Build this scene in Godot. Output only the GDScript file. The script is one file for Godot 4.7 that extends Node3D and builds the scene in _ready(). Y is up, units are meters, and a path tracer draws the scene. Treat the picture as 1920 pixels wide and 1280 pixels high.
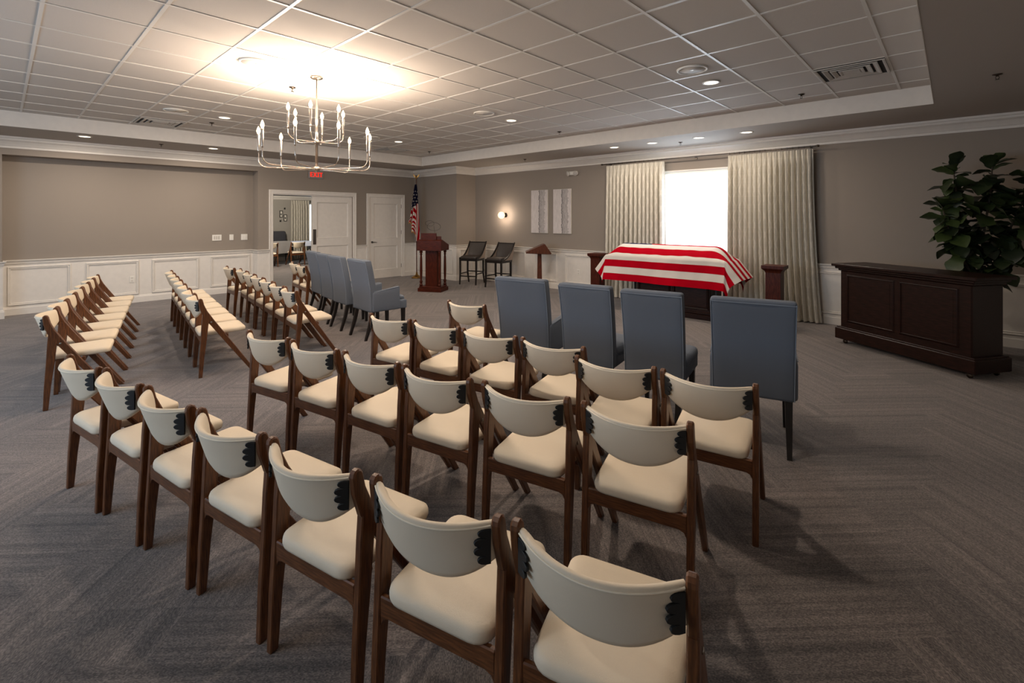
extends Node3D

# ---------------------------------------------------------------- geometry
class Geo:
	var st := SurfaceTool.new()
	func _init() -> void:
		st.begin(Mesh.PRIMITIVE_TRIANGLES)

	# groups: [[triangles, smooth group, uvs], ...]; turned so that front faces run clockwise outwards
	func add(groups: Array, xf := Transform3D(), closed := true) -> void:
		var flip := false
		if closed:
			var vol := 0.0
			var o: Vector3 = groups[0][0][0]
			for g in groups:
				var t: PackedVector3Array = g[0]
				for i in range(0, t.size(), 3):
					vol += (t[i] - o).dot((t[i + 1] - o).cross(t[i + 2] - o))
			flip = vol > 0.0
		for g in groups:
			var t: PackedVector3Array = g[0]
			var uv: PackedVector2Array = g[2] if g.size() > 2 else PackedVector2Array()
			st.set_smooth_group(g[1])
			for i in range(0, t.size(), 3):
				for k in [0, 2, 1] if flip else [0, 1, 2]:
					if uv.size():
						st.set_uv(uv[i + k])
					st.add_vertex(xf * t[i + k])

	func mesh() -> ArrayMesh:
		st.generate_normals()
		st.index()
		return st.commit()

	static func q(t: PackedVector3Array, a: Vector3, b: Vector3, c: Vector3, d: Vector3) -> void:
		t.append_array([a, b, c, a, c, d])

	# box with chamfered edges
	func box(c: Vector3, size: Vector3, b := 0.0, xf := Transform3D()) -> Geo:
		var h := size / 2.0
		b = minf(b, minf(h.x, minf(h.y, h.z)) * 0.49)
		if b <= 0.0:
			var t := PackedVector3Array()
			var p := []
			for i in 8:
				p.append(c + Vector3(h.x if i & 1 else -h.x, h.y if i & 2 else -h.y, h.z if i & 4 else -h.z))
			for f in [[0, 2, 3, 1], [4, 5, 7, 6], [0, 1, 5, 4], [2, 6, 7, 3], [0, 4, 6, 2], [1, 3, 7, 5]]:
				q(t, p[f[0]], p[f[1]], p[f[2]], p[f[3]])
			add([[t, -1]], xf)
			return self
		var poly := PackedVector2Array([Vector2(-h.x + b, -h.y), Vector2(h.x - b, -h.y), Vector2(h.x, -h.y + b), Vector2(h.x, h.y - b), Vector2(h.x - b, h.y), Vector2(-h.x + b, h.y), Vector2(-h.x, h.y - b), Vector2(-h.x, -h.y + b)])
		var pin := PackedVector2Array([Vector2(-h.x + b, -h.y + b), Vector2(h.x - b, -h.y + b), Vector2(h.x - b, -h.y + b), Vector2(h.x - b, h.y - b), Vector2(h.x - b, h.y - b), Vector2(-h.x + b, h.y - b), Vector2(-h.x + b, h.y - b), Vector2(-h.x + b, -h.y + b)])
		var rings := []
		for l in [[pin, -h.z], [poly, -h.z + b], [poly, h.z - b], [pin, h.z]]:
			var r := PackedVector3Array()
			for v in l[0]:
				r.append(c + Vector3(v.x, v.y, l[1]))
			rings.append(r)
		loft(rings, true, -1, xf)
		return self

	# rings of equal length joined into a closed skin
	func loft(rings: Array, caps := true, sm := 1, xf := Transform3D(), closed := true) -> Geo:
		var t := PackedVector3Array()
		var n: int = rings[0].size()
		for i in rings.size() - 1:
			for k in n if closed else n - 1:
				var k2 := (k + 1) % n
				q(t, rings[i][k], rings[i][k2], rings[i + 1][k2], rings[i + 1][k])
		var groups := [[t, sm]]
		if caps:
			var e := PackedVector3Array()
			for w in [[rings[0], false], [rings[-1], true]]:
				var m := Vector3()
				for v in w[0]:
					m += v
				m /= n
				for k in n:
					var a: Vector3 = w[0][k]
					var b: Vector3 = w[0][(k + 1) % n]
					if w[1]:
						e.append_array([m, a, b])
					else:
						e.append_array([m, b, a])
			groups.append([e, -1])
		add(groups, xf, caps)
		return self

	static func inset(p: PackedVector2Array, d: float) -> PackedVector2Array:
		var area := 0.0
		var n := p.size()
		for i in n:
			area += p[i].cross(p[(i + 1) % n])
		var s := 1.0 if area > 0.0 else -1.0
		var out := PackedVector2Array()
		for i in n:
			var a := (p[i] - p[(i + n - 1) % n]).normalized()
			var b := (p[(i + 1) % n] - p[i]).normalized()
			var na := Vector2(-a.y, a.x) * s
			var nb := Vector2(-b.y, b.x) * s
			var m := (na + nb).normalized()
			out.append(p[i] + m * d / maxf(m.dot(na), 0.4))
		return out

	# outline in XY, thick along Z
	func prism(p: PackedVector2Array, z0: float, z1: float, b := 0.0, xf := Transform3D(), sm := -1) -> Geo:
		var pin := inset(p, b) if b > 0.0 else p
		var layers := [[pin, z0], [p, z0 + b], [p, z1 - b], [pin, z1]] if b > 0.0 else [[p, z0], [p, z1]]
		var t := PackedVector3Array()
		var n := p.size()
		for i in layers.size() - 1:
			for k in n:
				var k2 := (k + 1) % n
				var l: PackedVector2Array = layers[i][0]
				var u: PackedVector2Array = layers[i + 1][0]
				q(t, Vector3(l[k].x, l[k].y, layers[i][1]), Vector3(l[k2].x, l[k2].y, layers[i][1]), Vector3(u[k2].x, u[k2].y, layers[i + 1][1]), Vector3(u[k].x, u[k].y, layers[i + 1][1]))
		var e := PackedVector3Array()
		var tri := Geometry2D.triangulate_polygon(pin)
		var area := 0.0
		for i in n:
			area += p[i].cross(p[(i + 1) % n])
		for i in range(0, tri.size(), 3):
			var a := pin[tri[i]]
			var bb := pin[tri[i + 1]]
			var c := pin[tri[i + 2]]
			if ((bb - a).cross(c - a) > 0.0) != (area > 0.0):
				var w := bb
				bb = c
				c = w
			e.append_array([Vector3(a.x, a.y, z1), Vector3(bb.x, bb.y, z1), Vector3(c.x, c.y, z1)])
			e.append_array([Vector3(a.x, a.y, z0), Vector3(c.x, c.y, z0), Vector3(bb.x, bb.y, z0)])
		add([[t, sm], [e, -1]], xf)
		return self

	func tube(pts: Array, r: Variant, sides := 8, xf := Transform3D()) -> Geo:
		var rings := []
		var up := Vector3(0.13, 0.97, 0.21).normalized()
		var n := pts.size()
		var side := Vector3()
		for i in n:
			var a: Vector3 = pts[maxi(i - 1, 0)]
			var b: Vector3 = pts[mini(i + 1, n - 1)]
			var t := (b - a).normalized()
			if side == Vector3():
				side = t.cross(up if absf(t.dot(up)) < 0.9 else Vector3.RIGHT).normalized()
			side = (side - t * side.dot(t)).normalized()
			var o := t.cross(side)
			var rad: float = r[i] if r is Array else r
			var ring := PackedVector3Array()
			for k in sides:
				var w := TAU * k / sides
				ring.append(pts[i] + (side * cos(w) + o * sin(w)) * rad)
			rings.append(ring)
		loft(rings, true, 1, xf)
		return self

	# profile of (radius, height), turned about Y; segs 4 gives a square post
	func lathe(prof: Array, segs := 24, xf := Transform3D(), sm := 1) -> Geo:
		var rings := []
		for p in prof:
			var ring := PackedVector3Array()
			for k in segs:
				var w := TAU * (k + 0.5) / segs
				ring.append(Vector3(cos(w) * p.x, p.y, sin(w) * p.x))
			rings.append(ring)
		loft(rings, true, sm if segs > 4 else -1, xf)
		return self

	# moulding: profile of (out from the line, along nrm) run along a path with mitred corners
	func run(path: Array, nrm: Vector3, prof: Array, closed := false) -> Geo:
		var n := path.size()
		var rings := []
		for i in n + (1 if closed else 0):
			var p: Vector3 = path[i % n]
			var a: Vector3 = path[(i + n - 1) % n]
			var b: Vector3 = path[(i + 1) % n]
			var t0 := (p - a).normalized()
			var t1 := (b - p).normalized()
			if not closed:
				if i == 0:
					t0 = t1
				if i == n - 1:
					t1 = t0
			var o0 := t0.cross(nrm)
			var m := (o0 + t1.cross(nrm)).normalized()
			m /= maxf(m.dot(o0), 0.3)
			var ring := PackedVector3Array()
			for v in prof:
				ring.append(p + m * v.x + nrm * v.y)
			rings.append(ring)
		loft(rings, not closed, -1)
		return self

	# rounded block; warp bends it
	func soft(size: Vector3, r: float, xf := Transform3D(), warp: Variant = null, mids := 2) -> Geo:
		var h := size / 2.0
		r = minf(r, minf(h.x, minf(h.y, h.z)) * 0.98)
		var ax := []
		for k in 3:
			var l := []
			var e := h[k]
			l.append_array([-e, -e + r * 0.13, -e + r * 0.45, -e + r])
			for j in range(1, mids + 1):
				l.append(-e + r + (2.0 * e - 2.0 * r) * j / (mids + 1.0))
			l.append_array([e - r, e - r * 0.45, e - r * 0.13, e])
			ax.append(l)
		var t := PackedVector3Array()
		for k in 3:
			var u := (k + 1) % 3
			var v := (k + 2) % 3
			for s in [-1.0, 1.0]:
				for i in ax[u].size() - 1:
					for j in ax[v].size() - 1:
						var c := []
						for d in [[0, 0], [1, 0], [1, 1], [0, 1]]:
							var p := Vector3()
							p[k] = s * h[k]
							p[u] = ax[u][i + d[0]]
							p[v] = ax[v][j + d[1]]
							var inn := p.clamp(-h + Vector3.ONE * r, h - Vector3.ONE * r)
							p = inn + (p - inn).normalized() * r
							c.append(warp.call(p) if warp != null else p)
						if s > 0.0:
							q(t, c[0], c[1], c[2], c[3])
						else:
							q(t, c[0], c[3], c[2], c[1])
		add([[t, 1]], xf)
		return self

	# cloth: fn(u, v) -> point, with a little thickness
	func sheet(nu: int, nv: int, fn: Callable, thick := 0.003) -> Geo:
		var a := []
		for j in nv + 1:
			var row := PackedVector3Array()
			for i in nu + 1:
				row.append(fn.call(float(i) / nu, float(j) / nv))
			a.append(row)
		var b := []
		for j in nv + 1:
			var row := PackedVector3Array()
			for i in nu + 1:
				var du: Vector3 = a[j][mini(i + 1, nu)] - a[j][maxi(i - 1, 0)]
				var dv: Vector3 = a[mini(j + 1, nv)][i] - a[maxi(j - 1, 0)][i]
				row.append(a[j][i] + du.cross(dv).normalized() * thick)
			b.append(row)
		var t := PackedVector3Array()
		var uv := PackedVector2Array()
		for j in nv:
			for i in nu:
				var w := [Vector2(float(i) / nu, float(j) / nv), Vector2((i + 1.0) / nu, float(j) / nv), Vector2((i + 1.0) / nu, (j + 1.0) / nv), Vector2(float(i) / nu, (j + 1.0) / nv)]
				q(t, a[j][i], a[j][i + 1], a[j + 1][i + 1], a[j + 1][i])
				uv.append_array([w[0], w[1], w[2], w[0], w[2], w[3]])
		var t2 := PackedVector3Array()
		for j in nv:
			for i in nu:
				q(t2, b[j][i], b[j + 1][i], b[j + 1][i + 1], b[j][i + 1])
		var uv2 := PackedVector2Array()
		for j in nv:
			for i in nu:
				var w := [Vector2(float(i) / nu, float(j) / nv), Vector2(float(i) / nu, (j + 1.0) / nv), Vector2((i + 1.0) / nu, (j + 1.0) / nv), Vector2((i + 1.0) / nu, float(j) / nv)]
				uv2.append_array([w[0], w[1], w[2], w[0], w[2], w[3]])
		var e := PackedVector3Array()
		var ue := PackedVector2Array()
		for i in nu:
			for j in [0, nv]:
				q(e, a[j][i], a[j][i + 1], b[j][i + 1], b[j][i])
				var w0 := Vector2(float(i) / nu, float(j) / nv)
				var w1 := Vector2((i + 1.0) / nu, float(j) / nv)
				ue.append_array([w0, w1, w1, w0, w1, w0])
		for j in nv:
			for i in [0, nu]:
				q(e, a[j][i], a[j + 1][i], b[j + 1][i], b[j][i])
				var w0 := Vector2(float(i) / nu, float(j) / nv)
				var w1 := Vector2(float(i) / nu, (j + 1.0) / nv)
				ue.append_array([w0, w1, w1, w0, w1, w0])
		add([[t, 1, uv], [t2, 2, uv2], [e, -1, ue]], Transform3D(), false)
		return self


# ---------------------------------------------------------------- naming
var taken := {}
var M := {}

func numbered(called: String) -> String:
	taken[called] = taken.get(called, -1) + 1
	return called if taken[called] == 0 else "%s_%03d" % [called, taken[called]]

func thing(called: String, label: String, category: String, at := Vector3(), turn := 0.0, group := "") -> Node3D:
	var o := Node3D.new()
	o.name = numbered(called)
	add_child(o)
	o.position = at
	o.rotation.y = turn
	o.set_meta("label", label)
	o.set_meta("category", category)
	if group:
		o.set_meta("group", group)
	return o

func struct(called: String) -> Node3D:
	var o := Node3D.new()
	o.name = called
	add_child(o)
	o.set_meta("kind", "structure")
	return o

func part(called: String, g: Variant, m: String, parent: Node3D, at := Vector3(), label := "") -> MeshInstance3D:
	var o := MeshInstance3D.new()
	o.name = called
	o.mesh = g.mesh() if g is Geo else g
	o.material_override = M[m]
	parent.add_child(o, true)
	o.position = at
	if label:
		o.set_meta("label", label)
	return o

func copy(o: Node3D, base: String, label: String, at: Vector3, turn: float) -> Node3D:
	var c: Node3D = o.duplicate()
	c.name = numbered(base)
	add_child(c)
	c.position = at
	c.rotation.y = turn
	c.set_meta("label", label)
	return c

func G() -> Geo:
	return Geo.new()

func omni(parent: Node3D, at: Vector3, color: Color, energy: float, size: float) -> void:
	var l := OmniLight3D.new()
	l.name = "lamp_light"
	l.light_color = color
	l.light_energy = energy
	l.light_size = size
	l.omni_range = 25.0
	l.omni_attenuation = 2.0
	l.shadow_enabled = true
	parent.add_child(l, true)
	l.position = at

func area(parent: Node3D, at: Vector3, turn: float, size: Vector2, color: Color, energy: float, tilt := 0.0) -> void:
	var l := AreaLight3D.new()
	l.name = "panel_light"
	l.light_color = color
	l.light_energy = energy
	l.area_size = size
	l.area_normalize_energy = true
	l.area_range = 25.0
	l.shadow_enabled = true
	parent.add_child(l, true)
	l.position = at
	l.rotation = Vector3(tilt, turn, 0)

# ---------------------------------------------------------------- materials
func noise(seed_: int, freq: float, lo: Color, hi: Color, oct := 3, size := 512, as_normal := false, bump := 4.0, cellular := false) -> NoiseTexture2D:
	var n := FastNoiseLite.new()
	n.seed = seed_
	n.frequency = freq
	n.noise_type = FastNoiseLite.TYPE_CELLULAR if cellular else FastNoiseLite.TYPE_SIMPLEX_SMOOTH
	n.fractal_octaves = oct
	var t := NoiseTexture2D.new()
	t.width = size
	t.height = size
	t.seamless = true
	t.noise = n
	if as_normal:
		t.as_normal_map = true
		t.bump_strength = bump
	else:
		var g := Gradient.new()
		g.set_color(0, lo)
		g.set_color(1, hi)
		t.color_ramp = g
	return t

func mat(called: String, color: Color, rough: float, metal := 0.0) -> StandardMaterial3D:
	var m := StandardMaterial3D.new()
	m.resource_name = called
	m.albedo_color = color
	m.roughness = rough
	m.metallic = metal
	M[called] = m
	return m

func tri(m: StandardMaterial3D, tex: Texture2D, scale: Vector3, world := false, nrm: Texture2D = null, ns := 0.5) -> void:
	m.albedo_texture = tex
	m.uv1_triplanar = true
	m.uv1_world_triplanar = world
	m.uv1_scale = scale
	if nrm:
		m.normal_enabled = true
		m.normal_texture = nrm
		m.normal_scale = ns

func glow(called: String, color: Color, energy: float) -> void:
	var m := mat(called, color, 0.4)
	m.emission_enabled = true
	m.emission = color
	m.emission_energy_multiplier = energy

func rgb(r: float, g: float, b: float) -> Color:
	return Color(r, g, b)

func materials() -> void:
	var w := Color.WHITE
	var grain := noise(3, 0.18, rgb(0.93, 0.93, 0.93), w, 2)
	var grain_n := noise(4, 0.2, w, w, 2, 512, true, 2.0)
	tri(mat("wall_paint", WALL, 0.75), grain, Vector3.ONE * 2.0, true, grain_n, 0.25)
	tri(mat("trim_paint", rgb(0.87, 0.85, 0.82), 0.45), noise(5, 0.02, rgb(0.97, 0.97, 0.97), w), Vector3.ONE * 0.8, true)
	tri(mat("soffit_paint", rgb(0.70, 0.67, 0.635), 0.8), grain, Vector3.ONE * 2.0, true, grain_n, 0.2)
	tri(mat("ceiling_tile", rgb(0.84, 0.815, 0.785), 0.9), noise(6, 0.25, rgb(0.9, 0.9, 0.9), w, 3), Vector3.ONE * 1.7, true, noise(7, 0.3, w, w, 3, 512, true, 5.0), 0.4)
	mat("ceiling_tee", rgb(0.86, 0.85, 0.83), 0.4)
	mat("white_plastic", rgb(0.88, 0.87, 0.84), 0.4)
	mat("grille", rgb(0.80, 0.78, 0.75), 0.6)
	mat("vent_metal", rgb(0.74, 0.72, 0.69), 0.5)
	mat("duct_dark", rgb(0.13, 0.12, 0.12), 0.8)
	mat("slot_dark", rgb(0.22, 0.21, 0.2), 0.6)
	var cloth_n := noise(8, 0.45, w, w, 2, 512, true, 6.0)
	tri(mat("cream_fabric", rgb(0.895, 0.838, 0.745), 0.62), noise(9, 0.35, rgb(0.93, 0.92, 0.91), w, 3), Vector3.ONE * 5.0, false, cloth_n, 0.35)
	mat("cream_piping", rgb(0.91, 0.86, 0.77), 0.6)
	tri(mat("chair_wood", rgb(0.47, 0.288, 0.150), 0.38), noise(10, 0.02, rgb(0.55, 0.5, 0.46), w, 4), Vector3(9, 0.9, 9))
	tri(mat("chair_rail_wood", rgb(0.47, 0.288, 0.150), 0.38), noise(10, 0.02, rgb(0.55, 0.5, 0.46), w, 4), Vector3(0.9, 9, 9))
	mat("bracket_black", rgb(0.035, 0.034, 0.034), 0.55)
	var blue := mat("blue_fabric", rgb(0.405, 0.437, 0.482), 0.85)
	tri(blue, noise(11, 0.5, rgb(0.82, 0.83, 0.85), w, 3), Vector3.ONE * 6.0, false, cloth_n, 0.6)
	blue.rim_enabled = true
	blue.rim = 0.25
	mat("blue_piping", rgb(0.46, 0.50, 0.55), 0.85)
	tri(mat("leg_espresso", rgb(0.10, 0.07, 0.055), 0.35), noise(12, 0.02, rgb(0.6, 0.6, 0.6), w), Vector3(8, 0.8, 8))
	var mg := noise(13, 0.018, rgb(0.5, 0.45, 0.42), w, 4)
	tri(mat("mahogany", rgb(0.36, 0.155, 0.095), 0.4), mg, Vector3(7, 0.7, 7))
	tri(mat("mahogany_flat", rgb(0.36, 0.155, 0.095), 0.4), mg, Vector3(0.7, 7, 7))
	M["mahogany"].metallic_specular = 0.3
	M["mahogany_flat"].metallic_specular = 0.3
	tri(mat("walnut", rgb(0.42, 0.22, 0.125), 0.35), mg, Vector3(7, 0.7, 7))
	tri(mat("dark_cabinet", rgb(0.18, 0.092, 0.064), 0.36), mg, Vector3(0.7, 6, 6))
	M["dark_cabinet"].metallic_specular = 0.33
	tri(mat("dark_leather", rgb(0.20, 0.165, 0.145), 0.42), noise(14, 0.3, rgb(0.8, 0.8, 0.8), w, 3), Vector3.ONE * 5.0, false, noise(15, 0.25, w, w, 3, 512, true, 5.0), 0.3)
	mat("pale_leather", rgb(0.60, 0.54, 0.49), 0.6)
	mat("chrome", rgb(0.84, 0.79, 0.74), 0.16, 1.0)
	mat("nickel_dark", rgb(0.34, 0.31, 0.28), 0.3, 1.0)
	mat("steel", rgb(0.62, 0.6, 0.57), 0.3, 1.0)
	mat("brass", rgb(0.62, 0.48, 0.27), 0.3, 1.0)
	mat("black_plastic", rgb(0.05, 0.05, 0.05), 0.5)
	mat("pull_bronze", rgb(0.30, 0.27, 0.25), 0.4, 0.6)
	mat("sign_face", rgb(0.55, 0.52, 0.50), 0.4)
	mat("gold_fringe", rgb(0.72, 0.52, 0.24), 0.7)
	tri(mat("bark", rgb(0.36, 0.31, 0.24), 0.85), noise(16, 0.06, rgb(0.5, 0.5, 0.5), w, 3), Vector3(6, 2, 6))
	for k in 3:
		var lf := mat("leaf_%d" % k, [rgb(0.155, 0.20, 0.10), rgb(0.21, 0.265, 0.13), rgb(0.12, 0.16, 0.09)][k], 0.42)
		lf.cull_mode = BaseMaterial3D.CULL_DISABLED
		lf.backlight_enabled = true
		lf.backlight = rgb(0.05, 0.07, 0.03)
	mat("pot_clay", rgb(0.16, 0.14, 0.13), 0.5)
	tri(mat("soil", rgb(0.13, 0.10, 0.08), 0.95), noise(17, 0.1, rgb(0.4, 0.4, 0.4), w), Vector3.ONE * 4.0)
	tri(mat("far_wall_paint", rgb(0.63, 0.61, 0.575), 0.8), grain, Vector3.ONE * 2.0, true)
	mat("slate_paint", rgb(0.33, 0.34, 0.37), 0.8)
	mat("table_linen", rgb(0.80, 0.83, 0.90), 0.8)
	tri(mat("print_cloth", rgb(0.80, 0.78, 0.76), 0.85), noise(18, 0.12, rgb(0.12, 0.12, 0.13), w, 2), Vector3.ONE * 3.0)
	tri(mat("charcoal_fabric", rgb(0.25, 0.25, 0.27), 0.9), noise(11, 0.5, rgb(0.8, 0.8, 0.8), w), Vector3.ONE * 5.0)
	mat("picture_mat", rgb(0.82, 0.80, 0.75), 0.6)
	glow("bulb_glow", rgb(1.0, 0.86, 0.66), BULB_GLOW)
	glow("led_glow", rgb(1.0, 0.93, 0.82), 3.0)
	glow("globe_glow", rgb(1.0, 0.88, 0.68), 1.9)
	glow("shade_glow", rgb(0.94, 0.975, 1.0), SHADE_GLOW)
	glow("exit_glow", rgb(1.0, 0.16, 0.08), 0.75)
	var pane := mat("window_glass", Color(0.9, 0.95, 1.0, 0.08), 0.05)
	pane.transparency = BaseMaterial3D.TRANSPARENCY_ALPHA
	M["carpet"] = carpet_material()
	M["curtain_cloth"] = curtain_material()
	M["curtain_cloth"].uv1_scale = Vector3(3.5, 4.5, 1.0)
	M["curtain_cloth_far"] = M["curtain_cloth"].duplicate()
	M["curtain_cloth_far"].uv1_scale = Vector3(2.0, 4.0, 1.0)
	M["flag_cloth"] = flag_material()
	M["flag_cloth_hanging"] = hanging_flag_material()
	M["art_left"] = art_material(5)
	M["art_right"] = art_material(9)

# carpet planks, 25 cm by 1 m, laid in herringbone; each plank has woven lines along its length
func carpet_material() -> StandardMaterial3D:
	var size := 1280
	var n := 4
	var cell := size / (2 * n)
	var rng := RandomNumberGenerator.new()
	rng.seed = 71
	var lines := []
	for p in 64:
		var l := PackedFloat32Array()
		var base := rng.randf_range(-0.008, 0.008)
		var slow := 0.0
		for i in cell:
			if i % 3 == 0:
				slow = slow * 0.75 + rng.randf_range(-0.034, 0.034)
			l.append(base + slow + rng.randf_range(-0.015, 0.015))
		lines.append(l)
	var jit := PackedFloat32Array()
	for i in 9973:
		jit.append(rng.randf_range(-0.095, 0.095))
	var data := PackedByteArray()
	data.resize(size * size * 3)
	var at := 0
	for y in size:
		var j := y / cell
		for x in size:
			var i := x / cell
			var k := posmod(i - j, 2 * n)
			var across := 0
			var along := 0
			var id := 0
			if k < n:
				across = y % cell
				along = x
				id = posmod((i - k) * 7 + j * 13, 64)
			else:
				across = x % cell
				along = y
				id = posmod(i * 11 + (j + k - n) * 5 + 29, 64)
			var v: float = 0.355 + lines[id][across] + jit[(along / 4 * 131 + across / 2 * 7919) % 9973]
			data[at] = int(clampf(v * 1.045, 0.0, 1.0) * 255.0)
			data[at + 1] = int(clampf(v * 0.955, 0.0, 1.0) * 255.0)
			data[at + 2] = int(clampf(v * 0.912, 0.0, 1.0) * 255.0)
			at += 3
	var m := mat("carpet", Color.WHITE, 0.95)
	m.rim_enabled = true
	m.rim = 0.4
	m.rim_tint = 1.0
	m.albedo_texture = ImageTexture.create_from_image(Image.create_from_data(size, size, false, Image.FORMAT_RGB8, data))
	return m

# beige linen with embroidered wavy lines that part and meet
func curtain_material() -> StandardMaterial3D:
	var w := 512
	var h := 512
	var im := Image.create(w, h, false, Image.FORMAT_RGB8)
	var rng := RandomNumberGenerator.new()
	rng.seed = 5
	for y in h:
		var slub := rng.randf_range(-0.02, 0.02)
		for x in w:
			var u := float(x) / w * 4.0
			var c := 0.745 + slub + rng.randf_range(-0.03, 0.03)
			var f := fposmod(u, 1.0) - 0.5
			var wave := 0.17 + 0.13 * cos(TAU * 2.0 * y / h + (PI if int(u) % 2 else 0.0))
			var d := absf(absf(f) - wave)
			if d < 0.06:
				c += 0.055
			im.set_pixel(x, y, rgb(c * 1.01, c * 0.98, c * 0.91))
	var m := mat("curtain_cloth", Color.WHITE, 0.8)
	m.albedo_texture = ImageTexture.create_from_image(im)
	m.backlight_enabled = true
	m.backlight = rgb(0.04, 0.04, 0.035)
	m.cull_mode = BaseMaterial3D.CULL_DISABLED
	return m

func flag_material() -> StandardMaterial3D:
	var w := 988
	var h := 520
	var im := Image.create(w, h, false, Image.FORMAT_RGB8)
	var red := rgb(0.66, 0.012, 0.10)
	var white := rgb(0.83, 0.805, 0.775)
	var navy := rgb(0.10, 0.12, 0.26)
	for s in 13:
		im.fill_rect(Rect2i(0, s * 40, w, 40), red if s % 2 == 0 else white)
	im.fill_rect(Rect2i(0, 0, 395, 280), navy)
	for r in 9:
		for c in (6 if r % 2 == 0 else 5):
			var cx := 395.0 * (2 * c + (1 if r % 2 == 0 else 2)) / 12.0
			var cy := 280.0 * (r + 1) / 10.0
			for y in range(-16, 17):
				for x in range(-16, 17):
					var a := fposmod(atan2(x, -y) + PI / 5.0, TAU / 5.0) - PI / 5.0
					var d := sqrt(float(x * x + y * y))
					if d * cos(absf(a) - 0.0) < 15.5 * 0.382 / maxf(cos(TAU / 10.0 - absf(a)), 0.01) * 0.809 + (1.0 - absf(a) / (PI / 5.0)) * 7.0:
						im.set_pixel(int(cx) + x, int(cy) + y, white)
	var m := mat("flag_cloth", Color.WHITE, 0.9)
	m.metallic_specular = 0.15
	m.albedo_texture = ImageTexture.create_from_image(im)
	m.cull_mode = BaseMaterial3D.CULL_DISABLED
	return m

# the same flag as it hangs in folds: starred corner above, stripes running down and across the folds
func hanging_flag_material() -> StandardMaterial3D:
	var w := 256
	var h := 512
	var im := Image.create(w, h, false, Image.FORMAT_RGB8)
	var red := rgb(0.60, 0.02, 0.09)
	var white := rgb(0.83, 0.80, 0.77)
	var navy := rgb(0.08, 0.09, 0.18)
	for y in h:
		for x in w:
			var c := navy
			if y > 200 - x * 0.2:
				var k := int(floor((y - x * 0.55 + 400.0) / 33.0)) if x < 150 else int(floor((x + y * 0.12) / 27.0))
				c = red if k % 2 == 0 else white
			elif posmod(x + (20 if (y / 26) % 2 else 0), 40) < 11 and y % 26 < 11 and y > 50:
				c = white
			im.set_pixel(x, y, c)
	var m := mat("flag_cloth_hanging", Color.WHITE, 0.9)
	m.metallic_specular = 0.15
	m.albedo_texture = ImageTexture.create_from_image(im)
	m.cull_mode = BaseMaterial3D.CULL_DISABLED
	return m

# pale painted panel with a dark ragged upright line
func art_material(seed_: int) -> StandardMaterial3D:
	var w := 256
	var h := 512
	var im := Image.create(w, h, false, Image.FORMAT_RGB8)
	var n := FastNoiseLite.new()
	n.seed = seed_
	n.frequency = 0.02
	for y in h:
		var line := 128.0 + 14.0 * n.get_noise_2d(0, y * 0.9)
		var line2 := line + 24.0 + 20.0 * n.get_noise_2d(300, y * 1.4)
		for x in w:
			var c := 0.80 + 0.05 * n.get_noise_2d(x * 2.0, y * 0.5) + 0.04 * n.get_noise_2d(x * 5.0, y * 5.0)
			var d := absf(x - line) + 5.0 * n.get_noise_2d(x * 3.0, y * 3.0)
			if d < 6.0:
				c = 0.42
			elif absf(x - line2) < 4.0 + 3.0 * n.get_noise_2d(y, x):
				c -= 0.22
			elif x > line and x < line2 + 60.0:
				c -= 0.13 + 0.1 * n.get_noise_2d(x * 6.0, y)
			im.set_pixel(x, y, rgb(c, c * 0.965, c * 0.95))
	var m := mat("art_%d" % seed_, Color.WHITE, 0.7)
	m.albedo_texture = ImageTexture.create_from_image(im)
	return m

# ---------------------------------------------------------------- the place
const WALL := Color(0.575, 0.535, 0.493)
const BULB_GLOW := 14.0
const SHADE_GLOW := 2.2
const WARM := Color(1.0, 0.905, 0.815)
const LED := Color(1.0, 0.935, 0.865)
const DAY := Color(0.80, 0.90, 1.0)
const REAR_DAY := Color(0.72, 0.86, 1.0)
const XL := -11.0    # left wall
const XA := -11.3    # back of the alcove in it
const XR := 1.25     # right wall
const ZF := -8.5     # window wall
const ZC := -7.85    # corner column
const XC := -9.2
const ZB := 3.9      # wall behind the camera
const HS := 2.88     # soffit
const HT := 3.09     # tile ceiling
const TX0 := -9.70   # tray
const TX1 := -0.155
const TZ0 := -7.15
const TZ1 := 2.57

func _ready() -> void:
	var cam := Camera3D.new()
	cam.name = "camera"
	add_child(cam)
	cam.position = Vector3(0, 1.6, 0)
	cam.rotation.y = deg_to_rad(42.867)
	cam.projection = Camera3D.PROJECTION_FRUSTUM
	cam.near = 0.05
	cam.far = 80.0
	cam.size = 0.05 * 1280.0 / 891.0
	cam.frustum_offset = Vector2(0, -0.05 * 232.5 / 891.0)
	cam.current = true
	var we := WorldEnvironment.new()
	we.name = "surroundings"
	var env := Environment.new()
	env.background_mode = Environment.BG_COLOR
	env.background_color = Color(0.75, 0.85, 1.0)
	env.tonemap_mode = Environment.TONE_MAPPER_LINEAR
	env.tonemap_exposure = 1.0
	env.sdfgi_enabled = true
	env.ssao_enabled = true
	env.ssil_enabled = true
	we.environment = env
	add_child(we)

	materials()
	shell()
	ceiling()
	doors()
	windows()
	room_beyond()
	folding_chairs()
	blue_chairs()
	casket()
	cabinet()
	plant()
	curtains()
	chandelier()
	downlights()
	stools()
	lectern()
	book_stand()
	pole_flag()
	wall_things()
	ceiling_things()

func V(x: float, y: float, z: float) -> Vector3:
	return Vector3(x, y, z)

func bb(g: Geo, x0: float, x1: float, y0: float, y1: float, z0: float, z1: float, b := 0.0) -> void:
	g.box(V((x0 + x1) / 2, (y0 + y1) / 2, (z0 + z1) / 2), V(absf(x1 - x0), absf(y1 - y0), absf(z1 - z0)), b)

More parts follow.
